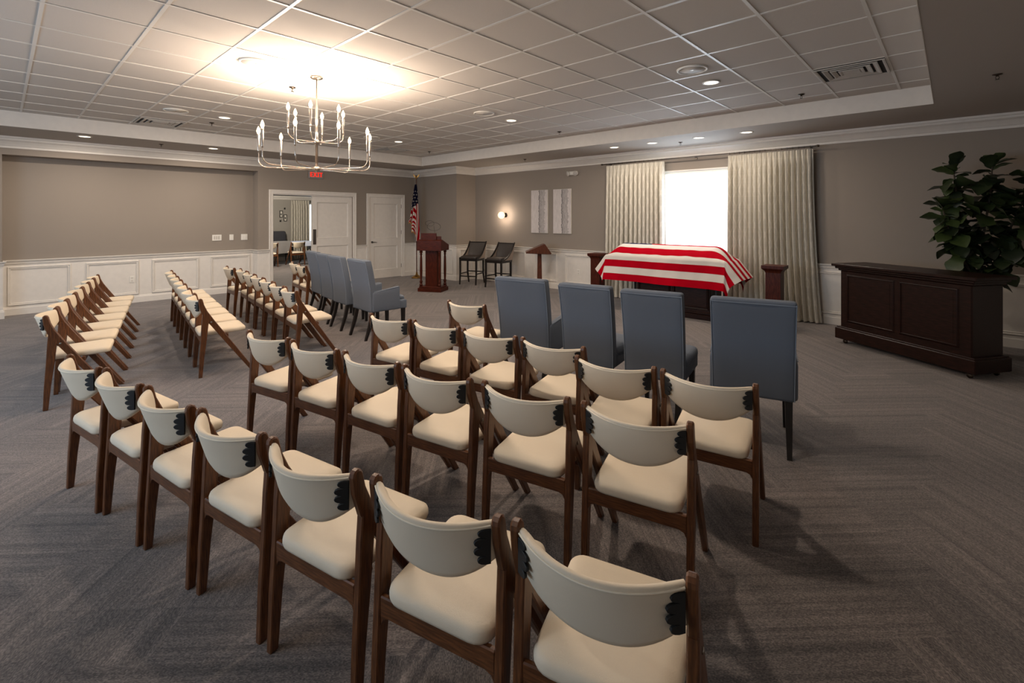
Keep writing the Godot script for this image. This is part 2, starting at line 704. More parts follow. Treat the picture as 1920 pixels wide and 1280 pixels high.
const RAIL := [Vector2(0, 0), Vector2(0.016, 0), Vector2(0.020, 0.012), Vector2(0.014, 0.018), Vector2(0.014, 0.030), Vector2(0.026, 0.040), Vector2(0.030, 0.048), Vector2(0.040, 0.054), Vector2(0.040, 0.064), Vector2(0.0, 0.066)]
const BASE := [Vector2(0, 0), Vector2(0.020, 0), Vector2(0.020, 0.105), Vector2(0.014, 0.112), Vector2(0.014, 0.122), Vector2(0.008, 0.135), Vector2(0, 0.138)]
const CROWN := [Vector2(0, 0), Vector2(0.014, 0), Vector2(0.018, 0.018), Vector2(0.018, 0.030), Vector2(0.030, 0.038), Vector2(0.048, 0.062), Vector2(0.082, 0.098), Vector2(0.112, 0.116), Vector2(0.118, 0.128), Vector2(0.118, 0.142), Vector2(0.132, 0.150), Vector2(0.138, 0.178), Vector2(0, 0.178)]
const FRAME := [Vector2(0, 0), Vector2(0, 0.012), Vector2(0.006, 0.024), Vector2(0.014, 0.024), Vector2(0.018, 0.014), Vector2(0.026, 0.014), Vector2(0.034, 0.018), Vector2(0.040, 0.008), Vector2(0.042, 0)]

func shell() -> void:
	# floor
	var fl := struct("floor")
	var fg := G()
	var t := PackedVector3Array()
	var uv := PackedVector2Array()
	Geo.q(t, V(-18.6, 0, 4.1), V(-18.6, 0, -10.6), V(1.5, 0, -10.6), V(1.5, 0, 4.1))
	for p in t:
		uv.append(Vector2(p.x + p.z, p.z - p.x) * 0.70711 / 2.0)
	fg.add([[t, -1, uv]], Transform3D(), false)
	part("carpet", fg, "carpet", fl)
	var sg := G()
	bb(sg, -18.6, 1.5, -0.2, -0.004, -10.6, 4.1)
	part("slab", sg, "slot_dark", fl)

	# left wall with its alcove and two doorways
	var wl := struct("wall_left")
	var g := G()
	bb(g, XL - 0.5, XL, 0, 3.3, ZB + 0.2, -0.02)
	bb(g, XL - 0.5, XA, 0, 3.3, -0.02, -3.79)
	bb(g, XA, XL, 2.60, 3.3, -0.02, -3.79)
	bb(g, XL - 0.5, XL, 0, 3.3, -3.79, -4.10)
	bb(g, XL - 0.18, XL, 2.125, 3.3, -4.10, -6.0)
	bb(g, XL - 0.18, XL, 0, 3.3, -6.0, -6.465)
	bb(g, XL - 0.18, XL, 2.125, 3.3, -6.465, -7.435)
	bb(g, XL - 0.18, XL, 0, 3.3, -7.435, ZC - 0.3)
	part("plaster", g, "wall_paint", wl)
	var wg := G()
	bb(wg, XL, XL + 0.01, 0, 0.87, ZB, -0.02)
	bb(wg, XA, XA + 0.01, 0, 0.87, -0.03, -3.78)
	bb(wg, XA, XL + 0.01, 0, 0.87, -3.78, -3.79)
	bb(wg, XA, XL + 0.01, 0, 0.87, -0.02, -0.03)
	bb(wg, XL, XL + 0.01, 0, 0.87, -3.79, -4.05)
	bb(wg, XL, XL + 0.01, 0, 0.87, -6.05, -6.41)
	bb(wg, XL, XL + 0.01, 0, 0.87, -7.48, ZC)
	part("wainscot", wg, "trim_paint", wl)
	for z in [[-0.08, -0.84], [-1.04, -1.785], [-1.985, -2.755], [-2.965, -3.72]]:
		panel_frame(wl, V(XA + 0.01, 0, 0), V(0, 0, 1), z[0], z[1], V(1, 0, 0))
	for k in 4:
		panel_frame(wl, V(XL + 0.01, 0, 0), V(0, 0, 1), 0.95 + k * 0.95, 0.2 + k * 0.95, V(1, 0, 0))

	# wall with the window, and the column in its corner
	var wf := struct("wall_far")
	g = G()
	bb(g, XL - 0.2, XC, 0, 3.3, ZC, ZF - 0.25)
	bb(g, XC, -4.15, 0, 3.3, ZF, ZF - 0.25)
	bb(g, -4.15, -2.65, 0, 0.96, ZF, ZF - 0.25)
	bb(g, -4.15, -2.65, 2.46, 3.3, ZF, ZF - 0.25)
	bb(g, -2.65, XR + 0.25, 0, 3.3, ZF, ZF - 0.25)
	part("plaster", g, "wall_paint", wf)
	wg = G()
	bb(wg, XL, XC + 0.01, 0, 0.87, ZC, ZC + 0.01)
	bb(wg, XC, XC + 0.01, 0, 0.87, ZC, ZF + 0.01)
	bb(wg, XC, XR, 0, 0.87, ZF, ZF + 0.01)
	part("wainscot", wg, "trim_paint", wf)
	for x in [[-10.86, -10.14], [-9.95, -9.32]]:
		panel_frame(wf, V(0, 0, ZC + 0.01), V(1, 0, 0), x[0], x[1], V(0, 0, 1))
	for k in 11:
		panel_frame(wf, V(0, 0, ZF + 0.01), V(1, 0, 0), -9.06 + 0.93 * k, -8.36 + 0.93 * k, V(0, 0, 1))
	panel_frame(wf, V(XC + 0.01, 0, 0), V(0, 0, 1), ZC - 0.1, ZF + 0.12, V(1, 0, 0))

	var wr := struct("wall_right")
	g = G()
	bb(g, XR, XR + 0.25, 0, 3.3, ZF - 0.25, ZB + 0.2)
	part("plaster", g, "wall_paint", wr)
	wg = G()
	bb(wg, XR - 0.01, XR, 0, 0.87, ZF, ZB)
	part("wainscot", wg, "trim_paint", wr)
	var wb := struct("wall_back")
	g = G()
	bb(g, XL - 0.2, -7.2, 0, 3.3, ZB, ZB + 0.2)
	bb(g, -7.2, -2.7, 0, 0.9, ZB, ZB + 0.2)
	bb(g, -7.2, -2.7, 2.4, 3.3, ZB, ZB + 0.2)
	bb(g, -2.7, XR + 0.25, 0, 3.3, ZB, ZB + 0.2)
	part("plaster", g, "wall_paint", wb)
	wg = G()
	bb(wg, XL, XR, 0, 0.87, ZB - 0.01, ZB)
	part("wainscot", wg, "trim_paint", wb)

	# mouldings
	var right := [V(XL, 0, -7.52), V(XL, 0, ZC), V(XC, 0, ZC), V(XC, 0, ZF), V(XR, 0, ZF), V(XR, 0, ZB), V(XL, 0, ZB)]
	var left := [V(XL, 0, ZB), V(XL, 0, -0.02), V(XA, 0, -0.02), V(XA, 0, -3.79), V(XL, 0, -3.79), V(XL, 0, -4.01)]
	var mid := [V(XL, 0, -6.09), V(XL, 0, -6.376)]
	var n := 1
	for s in [["baseboard_far", right, BASE, 0.0], ["baseboard_left", left, BASE, 0.0], ["baseboard_between_doors", mid, BASE, 0.0], ["trim_1", right, RAIL, 0.835], ["trim_2", left, RAIL, 0.835], ["trim_3", mid, RAIL, 0.835]]:
		var o := struct(s[0])
		var mg := G()
		mg.run(s[1], Vector3.UP, s[2].map(func(v): return v + Vector2(0.008, 0)))
		part("moulding" if s[2] == BASE else "chair_rail", mg, "trim_paint", o, V(0, s[3], 0))
	var cr := struct("trim_4")
	g = G()
	g.run([V(XL, 0, ZC), V(XC, 0, ZC), V(XC, 0, ZF), V(XR, 0, ZF), V(XR, 0, ZB), V(XL, 0, ZB)], Vector3.UP, CROWN, true)
	part("crown_moulding", g, "trim_paint", cr, V(0, 2.703, 0))

# raised picture-frame moulding on the wainscot; along runs with the wall, out faces the room
func panel_frame(parent: Node3D, o: Vector3, along: Vector3, a: float, b: float, out: Vector3) -> void:
	var lo := minf(a, b)
	var hi := maxf(a, b)
	var g := G()
	var pts := [o + along * lo + V(0, 0.155, 0), o + along * hi + V(0, 0.155, 0), o + along * hi + V(0, 0.79, 0), o + along * lo + V(0, 0.79, 0)]
	if (along.cross(Vector3.UP)).dot(out) > 0:
		pts.reverse()
	g.run(pts, out, FRAME, true)
	part("panel_moulding", g, "trim_paint", parent)

func ceiling() -> void:
	var c := struct("ceiling")
	var g := G()
	bb(g, XL - 0.3, TX0, HS, HS + 0.4, ZF - 0.2, ZB + 0.1)
	bb(g, TX1, XR + 0.2, HS, HS + 0.4, ZF - 0.2, ZB + 0.1)
	bb(g, TX0, TX1, HS, HS + 0.4, ZF - 0.2, TZ0)
	bb(g, TX0, TX1, HS, HS + 0.4, TZ1, ZB + 0.1)
	part("soffit", g, "soffit_paint", c)
	g = G()
	bb(g, TX0, TX0 + 0.006, HS - 0.002, HT + 0.1, TZ0, TZ1)
	bb(g, TX1 - 0.006, TX1, HS - 0.002, HT + 0.1, TZ0, TZ1)
	bb(g, TX0, TX1, HS - 0.002, HT + 0.1, TZ0, TZ0 + 0.006)
	bb(g, TX0, TX1, HS - 0.002, HT + 0.1, TZ1 - 0.006, TZ1)
	part("tray_side", g, "trim_paint", c)
	g = G()
	bb(g, TX0 - 0.1, TX1 + 0.1, HT + 0.05, HT + 0.2, TZ0 - 0.1, TZ1 + 0.1)
	part("deck", g, "slot_dark", c)
	var xs := [TX1]
	for k in 16:
		xs.append(-0.455 - 0.597 * k)
	xs.append(TX0)
	var zs := [TZ0]
	for k in 16:
		zs.append(-6.8 + 0.6 * k)
	zs.append(TZ1)
	for k in range(1, xs.size() - 1):
		g = G()
		bb(g, xs[k] - 0.012, xs[k] + 0.012, HT, HT + 0.03, TZ0, TZ1)
		part("main_tee", g, "ceiling_tee", c)
	for k in range(1, zs.size() - 1):
		g = G()
		bb(g, TX0, TX1, HT + 0.0008, HT + 0.03, zs[k] - 0.012, zs[k] + 0.012)
		part("cross_tee", g, "ceiling_tee", c)
	var made := {}
	for i in xs.size() - 1:
		for j in zs.size() - 1:
			var sx := absf(xs[i + 1] - xs[i]) - 0.008
			var sz := absf(zs[j + 1] - zs[j]) - 0.008
			var key := "%.3f %.3f" % [sx, sz]
			if not made.has(key):
				made[key] = G().box(V(0, 0.010, 0), V(sx, 0.018, sz), 0.002).mesh()
			part("ceiling_tile", made[key], "ceiling_tile", c, V((xs[i] + xs[i + 1]) / 2, HT + 0.004, (zs[j] + zs[j + 1]) / 2))

func casing(parent: Node3D, z0: float, z1: float, top: float) -> void:
	# door casing on the left wall: path up, over and down
	var g := G()
	var prof := [Vector2(0, 0), Vector2(0, 0.012), Vector2(0.012, 0.018), Vector2(0.055, 0.018), Vector2(0.062, 0.026), Vector2(0.085, 0.026), Vector2(0.09, 0.020), Vector2(0.09, 0)]
	g.run([V(XL, 0, z0), V(XL, top, z0), V(XL, top, z1), V(XL, 0, z1)], V(1, 0, 0), prof)
	part("casing", g, "trim_paint", parent)

func panel_door(parent: Node3D, called: String, xf: float, z0: float, z1: float, panels: Array) -> MeshInstance3D:
	var g := G()
	var th := 0.04
	var zs := 0.11
	var y0 := 0.012
	var y1 := 2.12
	bb(g, xf - th, xf, y0, y1, z0, z0 + zs)
	bb(g, xf - th, xf, y0, y1, z1 - zs, z1)
	var y := y0
	for p in panels:
		bb(g, xf - th, xf, y, p[0], z0 + zs, z1 - zs)
		y = p[1]
	bb(g, xf - th, xf, y, y1, z0 + zs, z1 - zs)
	var leaf := part(called, g, "trim_paint", parent)
	for p in panels:
		var f := G()
		bb(f, xf - th + 0.004, xf - 0.018, p[0] - 0.004, p[1] + 0.004, z0 + zs - 0.004, z1 - zs + 0.004)
		f.run([V(xf - 0.018, p[0], z1 - zs), V(xf - 0.018, p[1], z1 - zs), V(xf - 0.018, p[1], z0 + zs), V(xf - 0.018, p[0], z0 + zs)], V(1, 0, 0), [Vector2(0, 0), Vector2(0, 0.022), Vector2(0.010, 0.022), Vector2(0.014, 0.012), Vector2(0.024, 0.008), Vector2(0.032, 0.0)], true)
		part("door_panel", f, "trim_paint", leaf)
	return leaf

func doors() -> void:
	var d := struct("door_1")
	casing(d, -6.0, -4.10, 2.125)
	var g := G()
	bb(g, XL - 0.18, XL, 2.11, 2.126, -4.10, -6.0)
	bb(g, XL - 0.18, XL, 0, 2.125, -4.085, -4.101)
	part("jamb", g, "trim_paint", d)
	var leaf := panel_door(d, "sliding_leaf", XL - 0.045, -6.02, -4.985, [[0.22, 0.93], [1.10, 1.97]])
	g = G()
	g.box(V(XL - 0.043, 1.14, -5.05), V(0.008, 0.36, 0.075), 0.002)
	part("flush_pull", g, "pull_bronze", leaf)
	d = struct("door_2")
	casing(d, -7.435, -6.465, 2.125)
	g = G()
	bb(g, XL - 0.18, XL, 2.12, 2.126, -6.465, -7.435)
	bb(g, XL - 0.18, XL, 0, 2.125, -6.465, -6.47)
	bb(g, XL - 0.18, XL, 0, 2.125, -7.43, -7.435)
	part("jamb", g, "trim_paint", d)
	leaf = panel_door(d, "leaf", XL - 0.012, -7.428, -6.472, [[0.22, 0.86], [1.04, 1.97]])
	g = G()
	g.lathe([Vector2(0.001, 0), Vector2(0.028, 0), Vector2(0.028, 0.008), Vector2(0.012, 0.012), Vector2(0.012, 0.05), Vector2(0.001, 0.052)], 16, Transform3D(Basis(V(0, 0, 1), -PI / 2), V(XL - 0.012, 0.96, -6.545)))
	g.tube([V(XL + 0.036, 0.96, -6.545), V(XL + 0.038, 0.958, -6.60), V(XL + 0.034, 0.953, -6.66)], [0.010, 0.008, 0.006])
	part("lever_handle", g, "nickel_dark", leaf)
	for y in [0.3, 1.2, 1.9]:
		g = G()
		g.tube([V(XL - 0.008, y - 0.05, -7.43), V(XL - 0.008, y + 0.05, -7.43)], 0.008)
		part("hinge", g, "nickel_dark", leaf)

func windows() -> void:
	for k in 2:
		var w := struct("window_%d" % (k + 1))
		var x0: float = [-4.15, -7.2][k]
		var x1: float = [-2.65, -2.7][k]
		var y0: float = [0.96, 0.9][k]
		var y1: float = [2.46, 2.4][k]
		var z: float = [ZF, ZB][k]
		var o: float = [-1.0, 1.0][k]   # outwards
		var g := G()
		for b in [[x0, x1, y0, y0 + 0.05], [x0, x1, y1 - 0.05, y1], [x0, x0 + 0.05, y0, y1], [x1 - 0.05, x1, y0, y1]]:
			bb(g, b[0], b[1], b[2], b[3], z + o * 0.12, z + o * 0.19)
		bb(g, x0, x1, (y0 + y1) / 2 - 0.02, (y0 + y1) / 2 + 0.02, z + o * 0.13, z + o * 0.18)
		part("window_frame", g, "white_plastic", w)
		g = G()
		bb(g, x0, x1, y0, y1, z + o * 0.15, z + o * 0.156)
		part("window_pane", g, "window_glass", w)
		g = G()
		for b in [[x0 - 0.01, x0 + 0.012, y0, y1], [x1 - 0.012, x1 + 0.01, y0, y1], [x0, x1, y1 - 0.012, y1 + 0.01], [x0, x1, y0 - 0.01, y0 + 0.012]]:
			bb(g, b[0], b[1], b[2], b[3], z - o * 0.004, z + o * 0.2)
		part("reveal", g, "trim_paint", w)
		# pleated shade, drawn down and lit by the day outside
		var sh := thing("window_shade", ["pleated white shade glowing with daylight between the patterned curtains", "long pleated shade glowing with daylight on the rear wall"][k], "window shade", V((x0 + x1) / 2, y0, z + o * 0.05))
		var prof := PackedVector2Array()
		var n := 26
		var hh := y1 - y0 - 0.06
		for i in n * 2 + 1:
			prof.append(Vector2(0.018 if i % 2 else 0.010, 0.03 + hh * i / (n * 2.0)))
		for i in n * 2 + 1:
			var v := prof[n * 2 - i]
			prof.append(Vector2(-v.x, v.y))
		g = G()
		var hw := (x1 - x0) / 2 - 0.015
		g.prism(prof, -hw, hw, 0.0, Transform3D(Basis(V(0, 1, 0), PI / 2), Vector3()))
		part("shade_cloth", g, "shade_glow", sh)
		g = G()
		g.box(V(0, y1 - y0 - 0.03, 0), V(hw * 2, 0.05, 0.05), 0.006)
		part("head_rail", g, "white_plastic", sh)
		g = G()
		g.box(V(0, 0.02, 0), V(hw * 2, 0.022, 0.04), 0.004)
		part("bottom_rail", g, "white_plastic", sh)
		area(sh, V(0, (y1 - y0) / 2, -o * 0.028), PI if k == 0 else 0.0, Vector2(hw * 2, hh), [DAY, REAR_DAY][k], [WINDOW_ENERGY, REAR_ENERGY][k])

const WINDOW_ENERGY := 2.6
const REAR_ENERGY := 11.5
const CANDLE_ENERGY := 0.31
const DOWN_ENERGY := 3.05


func room_beyond() -> void:
	var w := struct("wall_beyond")
	var g := G()
	bb(g, -18.5, -18.3, 0, 2.6, -10.4, -3.0)
	bb(g, -18.5, XL - 0.5, 0, 2.6, -10.6, -10.4)
	bb(g, -18.5, XL - 0.5, 0, 2.6, -3.2, -3.0)
	bb(g, XL - 0.55, XL - 0.18, 0, 2.6, -8.2, -10.4)
	part("plaster", g, "far_wall_paint", w)
	g = G()
	g.run([V(-18.3, 0, -3.2), V(-18.3, 0, -10.4)], Vector3.UP, CROWN.map(func(v): return v * 0.75))
	part("crown_moulding", g, "trim_paint", w, V(0, 2.27, 0))
	g = G()
	g.run([V(-18.3, 0, -3.2), V(-18.3, 0, -10.4)], Vector3.UP, BASE)
	part("baseboard", g, "trim_paint", w)
	var c := struct("ceiling_beyond")
	g = G()
	bb(g, -18.5, XL - 0.5, 2.40, 2.6, -10.6, -3.0)
	bb(g, XL - 0.5, XL - 0.18, 2.40, 2.6, -10.6, -4.1)
	part("slab", g, "slate_paint", c)
	# tall window strip with daylight
	var win := struct("window_3")
	g = G()
	bb(g, -18.3, -18.27, 0.5, 2.1, -8.95, -8.12, 0.006)
	part("window_shade", g, "shade_glow", win)
	g = G()
	for b in [[0.44, 0.5, -9.0, -8.07], [2.1, 2.16, -9.0, -8.07], [0.44, 2.16, -8.12, -8.07], [0.44, 2.16, -9.0, -8.95]]:
		bb(g, -18.3, -18.25, b[0], b[1], b[2], b[3])
	part("window_frame", g, "trim_paint", win)
	area(win, V(-18.25, 1.3, -8.53), -PI / 2, Vector2(0.8, 1.5), DAY, 0.8)
	var lamp := thing("ceiling_light", "round ceiling light in the room beyond the sliding door", "ceiling light", V(-15.0, 2.40, -5.4))
	g = G()
	g.lathe([Vector2(0.001, -0.001), Vector2(0.11, -0.001), Vector2(0.11, -0.012), Vector2(0.085, -0.016), Vector2(0.001, -0.016)], 24)
	part("trim_ring", g, "white_plastic", lamp)
	g = G()
	g.lathe([Vector2(0.001, -0.017), Vector2(0.08, -0.017), Vector2(0.08, -0.02), Vector2(0.001, -0.02)], 24)
	part("lens", g, "led_glow", lamp)
	omni(lamp, V(0, -0.09, 0), Color(1.0, 0.95, 0.88), 8.0, 0.06)

	var t := thing("banquet_table", "folding table under white linen, beyond the sliding door", "table", V(-17.0, 0, -6.75))
	g = G()
	g.box(V(0, 0.735, 0), V(0.74, 0.035, 1.8), 0.006)
	part("tabletop", g, "white_plastic", t)
	for s in [[-1, -1], [1, -1], [-1, 1], [1, 1]]:
		g = G()
		g.tube([V(s[0] * 0.28, 0.72, s[1] * 0.62), V(s[0] * 0.3, 0, s[1] * 0.66)], 0.014)
		part("leg", g, "black_plastic", t)
	var cl := thing("tablecloth", "pale linen cloth over the table beyond the sliding door", "tablecloth", V(-17.0, 0.757, -6.75))
	g = G()
	g.sheet(24, 40, func(u: float, v: float) -> Vector3:
		var x := (u - 0.5) * 1.1
		var z := (v - 0.5) * 2.5
		var ex := maxf(0, absf(x) - 0.385)
		var ez := maxf(0, absf(z) - 0.915)
		var d := sqrt(ex * ex + ez * ez)
		return V(clampf(x, -0.385, 0.385) + signf(x) * (ex * 0.15 + 0.02 * sin(z * 14.0) * ex), -d * 0.96, clampf(z, -0.915, 0.915) + signf(z) * ez * 0.22), 0.004)
	part("cloth", g, "table_linen", cl)
	var ov := thing("table_runner", "black and white printed cloth hanging over the far table", "runner", V(-16.555, 0.79, -6.40))
	g = G()
	g.sheet(14, 16, func(u: float, v: float) -> Vector3:
		var d := v * 0.62 - 0.2
		return V(minf(d, 0.0) + maxf(d, 0.0) * 0.14 + 0.016 * sin(u * 17.0) * maxf(d, 0.0), 0.006 - maxf(d, 0.0) * 0.97 - 0.008 * cos(u * 9.0) * v, (u - 0.5) * 0.70), 0.004)
	part("cloth", g, "print_cloth", ov)
	var ac := thing("armchair", "charcoal upholstered armchair against the wall beyond the door", "armchair", V(-17.78, 0, -6.85), 0.0)
	g = G()
	g.soft(V(0.5, 0.16, 0.62), 0.05, Transform3D(Basis(), V(0.02, 0.40, 0)))
	part("seat", g, "charcoal_fabric", ac)
	g = G()
	g.soft(V(0.16, 0.72, 0.66), 0.07, Transform3D(Basis(V(0, 0, 1), 0.12), V(-0.27, 0.74, 0)))
	part("backrest", g, "charcoal_fabric", ac)
	for s in [-1, 1]:
		g = G()
		g.soft(V(0.52, 0.4, 0.11), 0.04, Transform3D(Basis(), V(0.0, 0.44, s * 0.34)))
		part("arm", g, "charcoal_fabric", ac)
		for q in [-0.22, 0.22]:
			g = G()
			g.tube([V(q, 0.26, s * 0.3), V(q, 0, s * 0.31)], [0.024, 0.016])
			part("leg", g, "leg_espresso", ac)
	for k in 2:
		var p := thing("picture_frame", ["upper left small dark framed picture beyond the sliding door", "lower right small dark framed picture beyond the sliding door"][k], "picture", V(-18.29, [1.60, 1.46][k], [-7.10, -7.25][k]))
		g = G()
		for b in [[-0.055, 0.055, 0, 0.02], [-0.055, 0.055, 0.23, 0.25], [-0.055, -0.04, 0, 0.25], [0.04, 0.055, 0, 0.25]]:
			bb(g, -0.008, 0.022, b[2], b[3], b[0], b[1])
		part("frame", g, "black_plastic", p)
		g = G()
		bb(g, -0.008, 0.008, 0.01, 0.24, -0.05, 0.05)
		part("mat_board", g, "picture_mat", p)
		g = G()
		bb(g, 0.008, 0.010, 0.08, 0.15, -0.018, 0.018)
		part("print", g, "slot_dark", p)
	for k in 2:
		var o := thing("wall_ornament", ["small dark star ornament above the two small pictures", "small dark star ornament below the two small pictures"][k], "ornament", V(-18.29, [1.93, 1.47][k], [-7.23, -7.08][k]))
		g = G()
		var poly := PackedVector2Array()
		for i in 12:
			poly.append(Vector2.from_angle(TAU * i / 12.0) * (0.05 if i % 2 == 0 else 0.02))
		g.prism(poly, -0.008, 0.012, 0.003, Transform3D(Basis(V(0, 1, 0), PI / 2), Vector3()))
		part("star", g, "black_plastic", o)
	curtain("curtain", "patterned grey curtain beside the window beyond the sliding door", [-7.42, -8.12, -7.40, -8.14], 2.24, 0.03, 8, -18.16, true, "room beyond")

# ---------------------------------------------------------------- folding chairs
func ribbon(c: Array, wd: Array) -> PackedVector2Array:
	var l := PackedVector2Array()
	var r := PackedVector2Array()
	for i in c.size():
		var t: Vector2 = (c[mini(i + 1, c.size() - 1)] - c[maxi(i - 1, 0)]).normalized()
		var n: Vector2 = Vector2(-t.y, t.x) * wd[i] / 2.0
		l.append(c[i] + n)
		r.append(c[i] - n)
	# rounded head
	var head := PackedVector2Array()
	var c0: Vector2 = c[0]
	var v: Vector2 = l[0] - c0
	for k in range(1, 5):
		head.append(c0 + v.rotated(-PI * k / 5.0))
	var chk: Vector2 = head[2] - c0
	if chk.dot(c[1] - c[0]) > 0:
		head = PackedVector2Array()
		for k in range(1, 5):
			head.append(c0 + v.rotated(PI * k / 5.0))
	head.reverse()
	var out := PackedVector2Array()
	out.append_array(head)
	out.append_array(l)
	# foot cut level with the floor
	var last := c.size() - 1
	var d: Vector2 = (c[last] - c[last - 1]).normalized()
	var h: float = absf(wd[last] / 2.0 / d.y)
	out[out.size() - 1] = Vector2(c[last].x + (h if l[last].x > c[last].x else -h), c[last].y)
	r.reverse()
	r[0] = Vector2(c[last].x + (h if r[0].x > c[last].x else -h), c[last].y)
	out.append_array(r)
	return out

func pad_point(u: float, v: float, off: float) -> Vector3:
	# u -1..1 across, v 0..1 bottom to top, off along the way it faces (forwards)
	var bow := 1.0 - u * u
	var yb := 0.572 + 0.085 * pow(absf(u), 2.2)
	var yt := 0.772 - 0.004 * bow
	var y := lerpf(yb, yt, v)
	var f := -0.088 * bow * (0.42 + 0.58 * clampf((y - 0.572) / 0.2, 0, 1)) - 0.006 + 0.02 * (1.0 - v)
	var slope := 2.0 * 0.088 * u / 0.206 * 0.8
	var n := Vector2(-slope, -1.0).normalized()      # (x, z) forwards, towards the sitter
	return V(u * 0.206 + n.x * off, y, -f + n.y * off)

func make_chair() -> Node3D:
	var t := thing("folding_chair", "", "chair", Vector3(), 0.0, "cream folding chairs in rows")
	var side := Transform3D(Basis(V(0, 0, -1), V(0, 1, 0), V(1, 0, 0)), Vector3())
	var front := ribbon([Vector2(0.0, 0.770), Vector2(0.010, 0.715), Vector2(0.036, 0.645), Vector2(0.095, 0.548), Vector2(0.27, 0.287), Vector2(0.462, 0)], [0.040, 0.046, 0.054, 0.054, 0.046, 0.034])
	var rear := ribbon([Vector2(0.036, 0.630), Vector2(0.040, 0.55), Vector2(0.028, 0.38), Vector2(0.012, 0.2), Vector2(0.0, 0)], [0.040, 0.060, 0.052, 0.042, 0.032])
	for s in [-1.0, 1.0]:
		var g := G()
		g.prism(front, s * 0.222 - 0.0135, s * 0.222 + 0.0135, 0.005, side)
		part("front_leg", g, "chair_wood", t)
		g = G()
		g.prism(rear, s * 0.2215 - 0.0145, s * 0.2215 + 0.0145, 0.004, side)
		part("rear_leg", g, "chair_wood", t)
		g = G()
		g.lathe([Vector2(0.0005, 0), Vector2(0.009, 0), Vector2(0.007, 0.004), Vector2(0.0005, 0.005)], 10, Transform3D(Basis(V(0, 0, 1), -s * PI / 2), V(s * 0.2355, 0.545, -0.092)))
		part("bolt", g, "steel", t)
	var g := G()
	g.box(V(0, 0.372, -0.014), V(0.418, 0.066, 0.020), 0.004)
	# small curved corner blocks where the rail meets the legs
	for s in [-1.0, 1.0]:
		g.prism(PackedVector2Array([Vector2(s * 0.210, 0.342), Vector2(s * 0.176, 0.342), Vector2(s * 0.196, 0.334), Vector2(s * 0.207, 0.312)]), -0.009, 0.009, 0.0, Transform3D(Basis(), V(0, 0, -0.014)))
	part("rear_rail", g, "chair_rail_wood", t)
	g = G()
	g.box(V(0, 0.385, -0.235), V(0.424, 0.045, 0.022), 0.004)
	part("front_rail", g, "chair_rail_wood", t)
	# seat cushion
	var ring := []
	var rx := func(z: float) -> float: return lerpf(0.168, 0.205, clampf((z + 0.03) / 0.2, 0, 1))
	g = G()
	var outline := PackedVector2Array()
	for c in [[0.155, 0.390, 0.045, 0.0], [-0.155, 0.390, 0.045, 90.0], [-0.128, 0.066, 0.05, 180.0], [0.128, 0.066, 0.05, 270.0]]:
		for k in 6:
			var a := deg_to_rad(c[3] + k * 18.0)
			outline.append(Vector2(c[0] + cos(a) * c[2] * (1.0 if c[1] > 0.2 else 1.2), c[1] - 0.025 + sin(a) * c[2]))
	for l in [[0.90, 0.402], [0.985, 0.406], [1.0, 0.416], [1.0, 0.430], [0.985, 0.441], [0.93, 0.450], [0.75, 0.456], [0.4, 0.459], [0.05, 0.460]]:
		var r := PackedVector3Array()
		for v in outline:
			var f: float = 0.2 + (v.y - 0.2) * l[0]
			r.append(V(v.x * l[0], l[1] + (f - 0.2) * 0.03 + 0.004, -f))
		ring.append(r)
	g.loft(ring, true, 1)
	part("seat_cushion", g, "cream_fabric", t)
	# curved back pad
	g = G()
	var rings := []
	var nu := 24
	for i in nu + 1:
		var u := lerpf(-1.0, 1.0, float(i) / nu)
		var r := PackedVector3Array()
		var thin := 1.0 if absf(u) < 0.99 else 0.8
		for c in [[0.0, 0.004], [0.02, 0.012], [0.1, 0.018], [0.3, 0.022], [0.55, 0.023], [0.8, 0.021], [0.93, 0.016], [0.99, 0.008], [1.0, 0.0], [0.985, -0.007], [0.93, -0.010], [0.7, -0.011], [0.4, -0.011], [0.12, -0.010], [0.02, -0.006]]:
			r.append(pad_point(u, c[0], c[1] * thin))
		rings.append(r)
	g.loft(rings, true, 1)
	var pad := part("backrest", g, "cream_fabric", t)
	g = G()
	var line := []
	for i in nu + 1:
		line.append(pad_point(lerpf(-0.98, 0.98, float(i) / nu), 0.93, -0.0105))
	g.tube(line, 0.0028, 6)
	part("piping", g, "cream_piping", pad)
	# black scalloped brackets behind both ends
	for s in [-1.0, 1.0]:
		var poly := PackedVector2Array([Vector2(0.0, 0.046), Vector2(0.0, -0.046)])
		for k in 4:
			var c := Vector2(-0.026 + (0.010 if k == 0 or k == 3 else 0.0), -0.036 + 0.024 * k)
			for j in 7:
				poly.append(c + Vector2.from_angle(-PI / 2 - PI * j / 6.0) * Vector2(0.021, 0.0118))
		if s < 0:
			for i in poly.size():
				poly[i].x = -poly[i].x
		g = G()
		var p := pad_point(s * 0.97, 0.5, -0.013)
		g.prism(poly, -0.004, 0.005, 0.0015, Transform3D(Basis(V(0, 1, 0), s * 0.62), V(s * 0.2075, 0.708, p.z + 0.004)))
		part("bracket", g, "bracket_black", pad)
	return t

const ORD := ["first", "second", "third", "fourth", "fifth", "sixth", "seventh"]

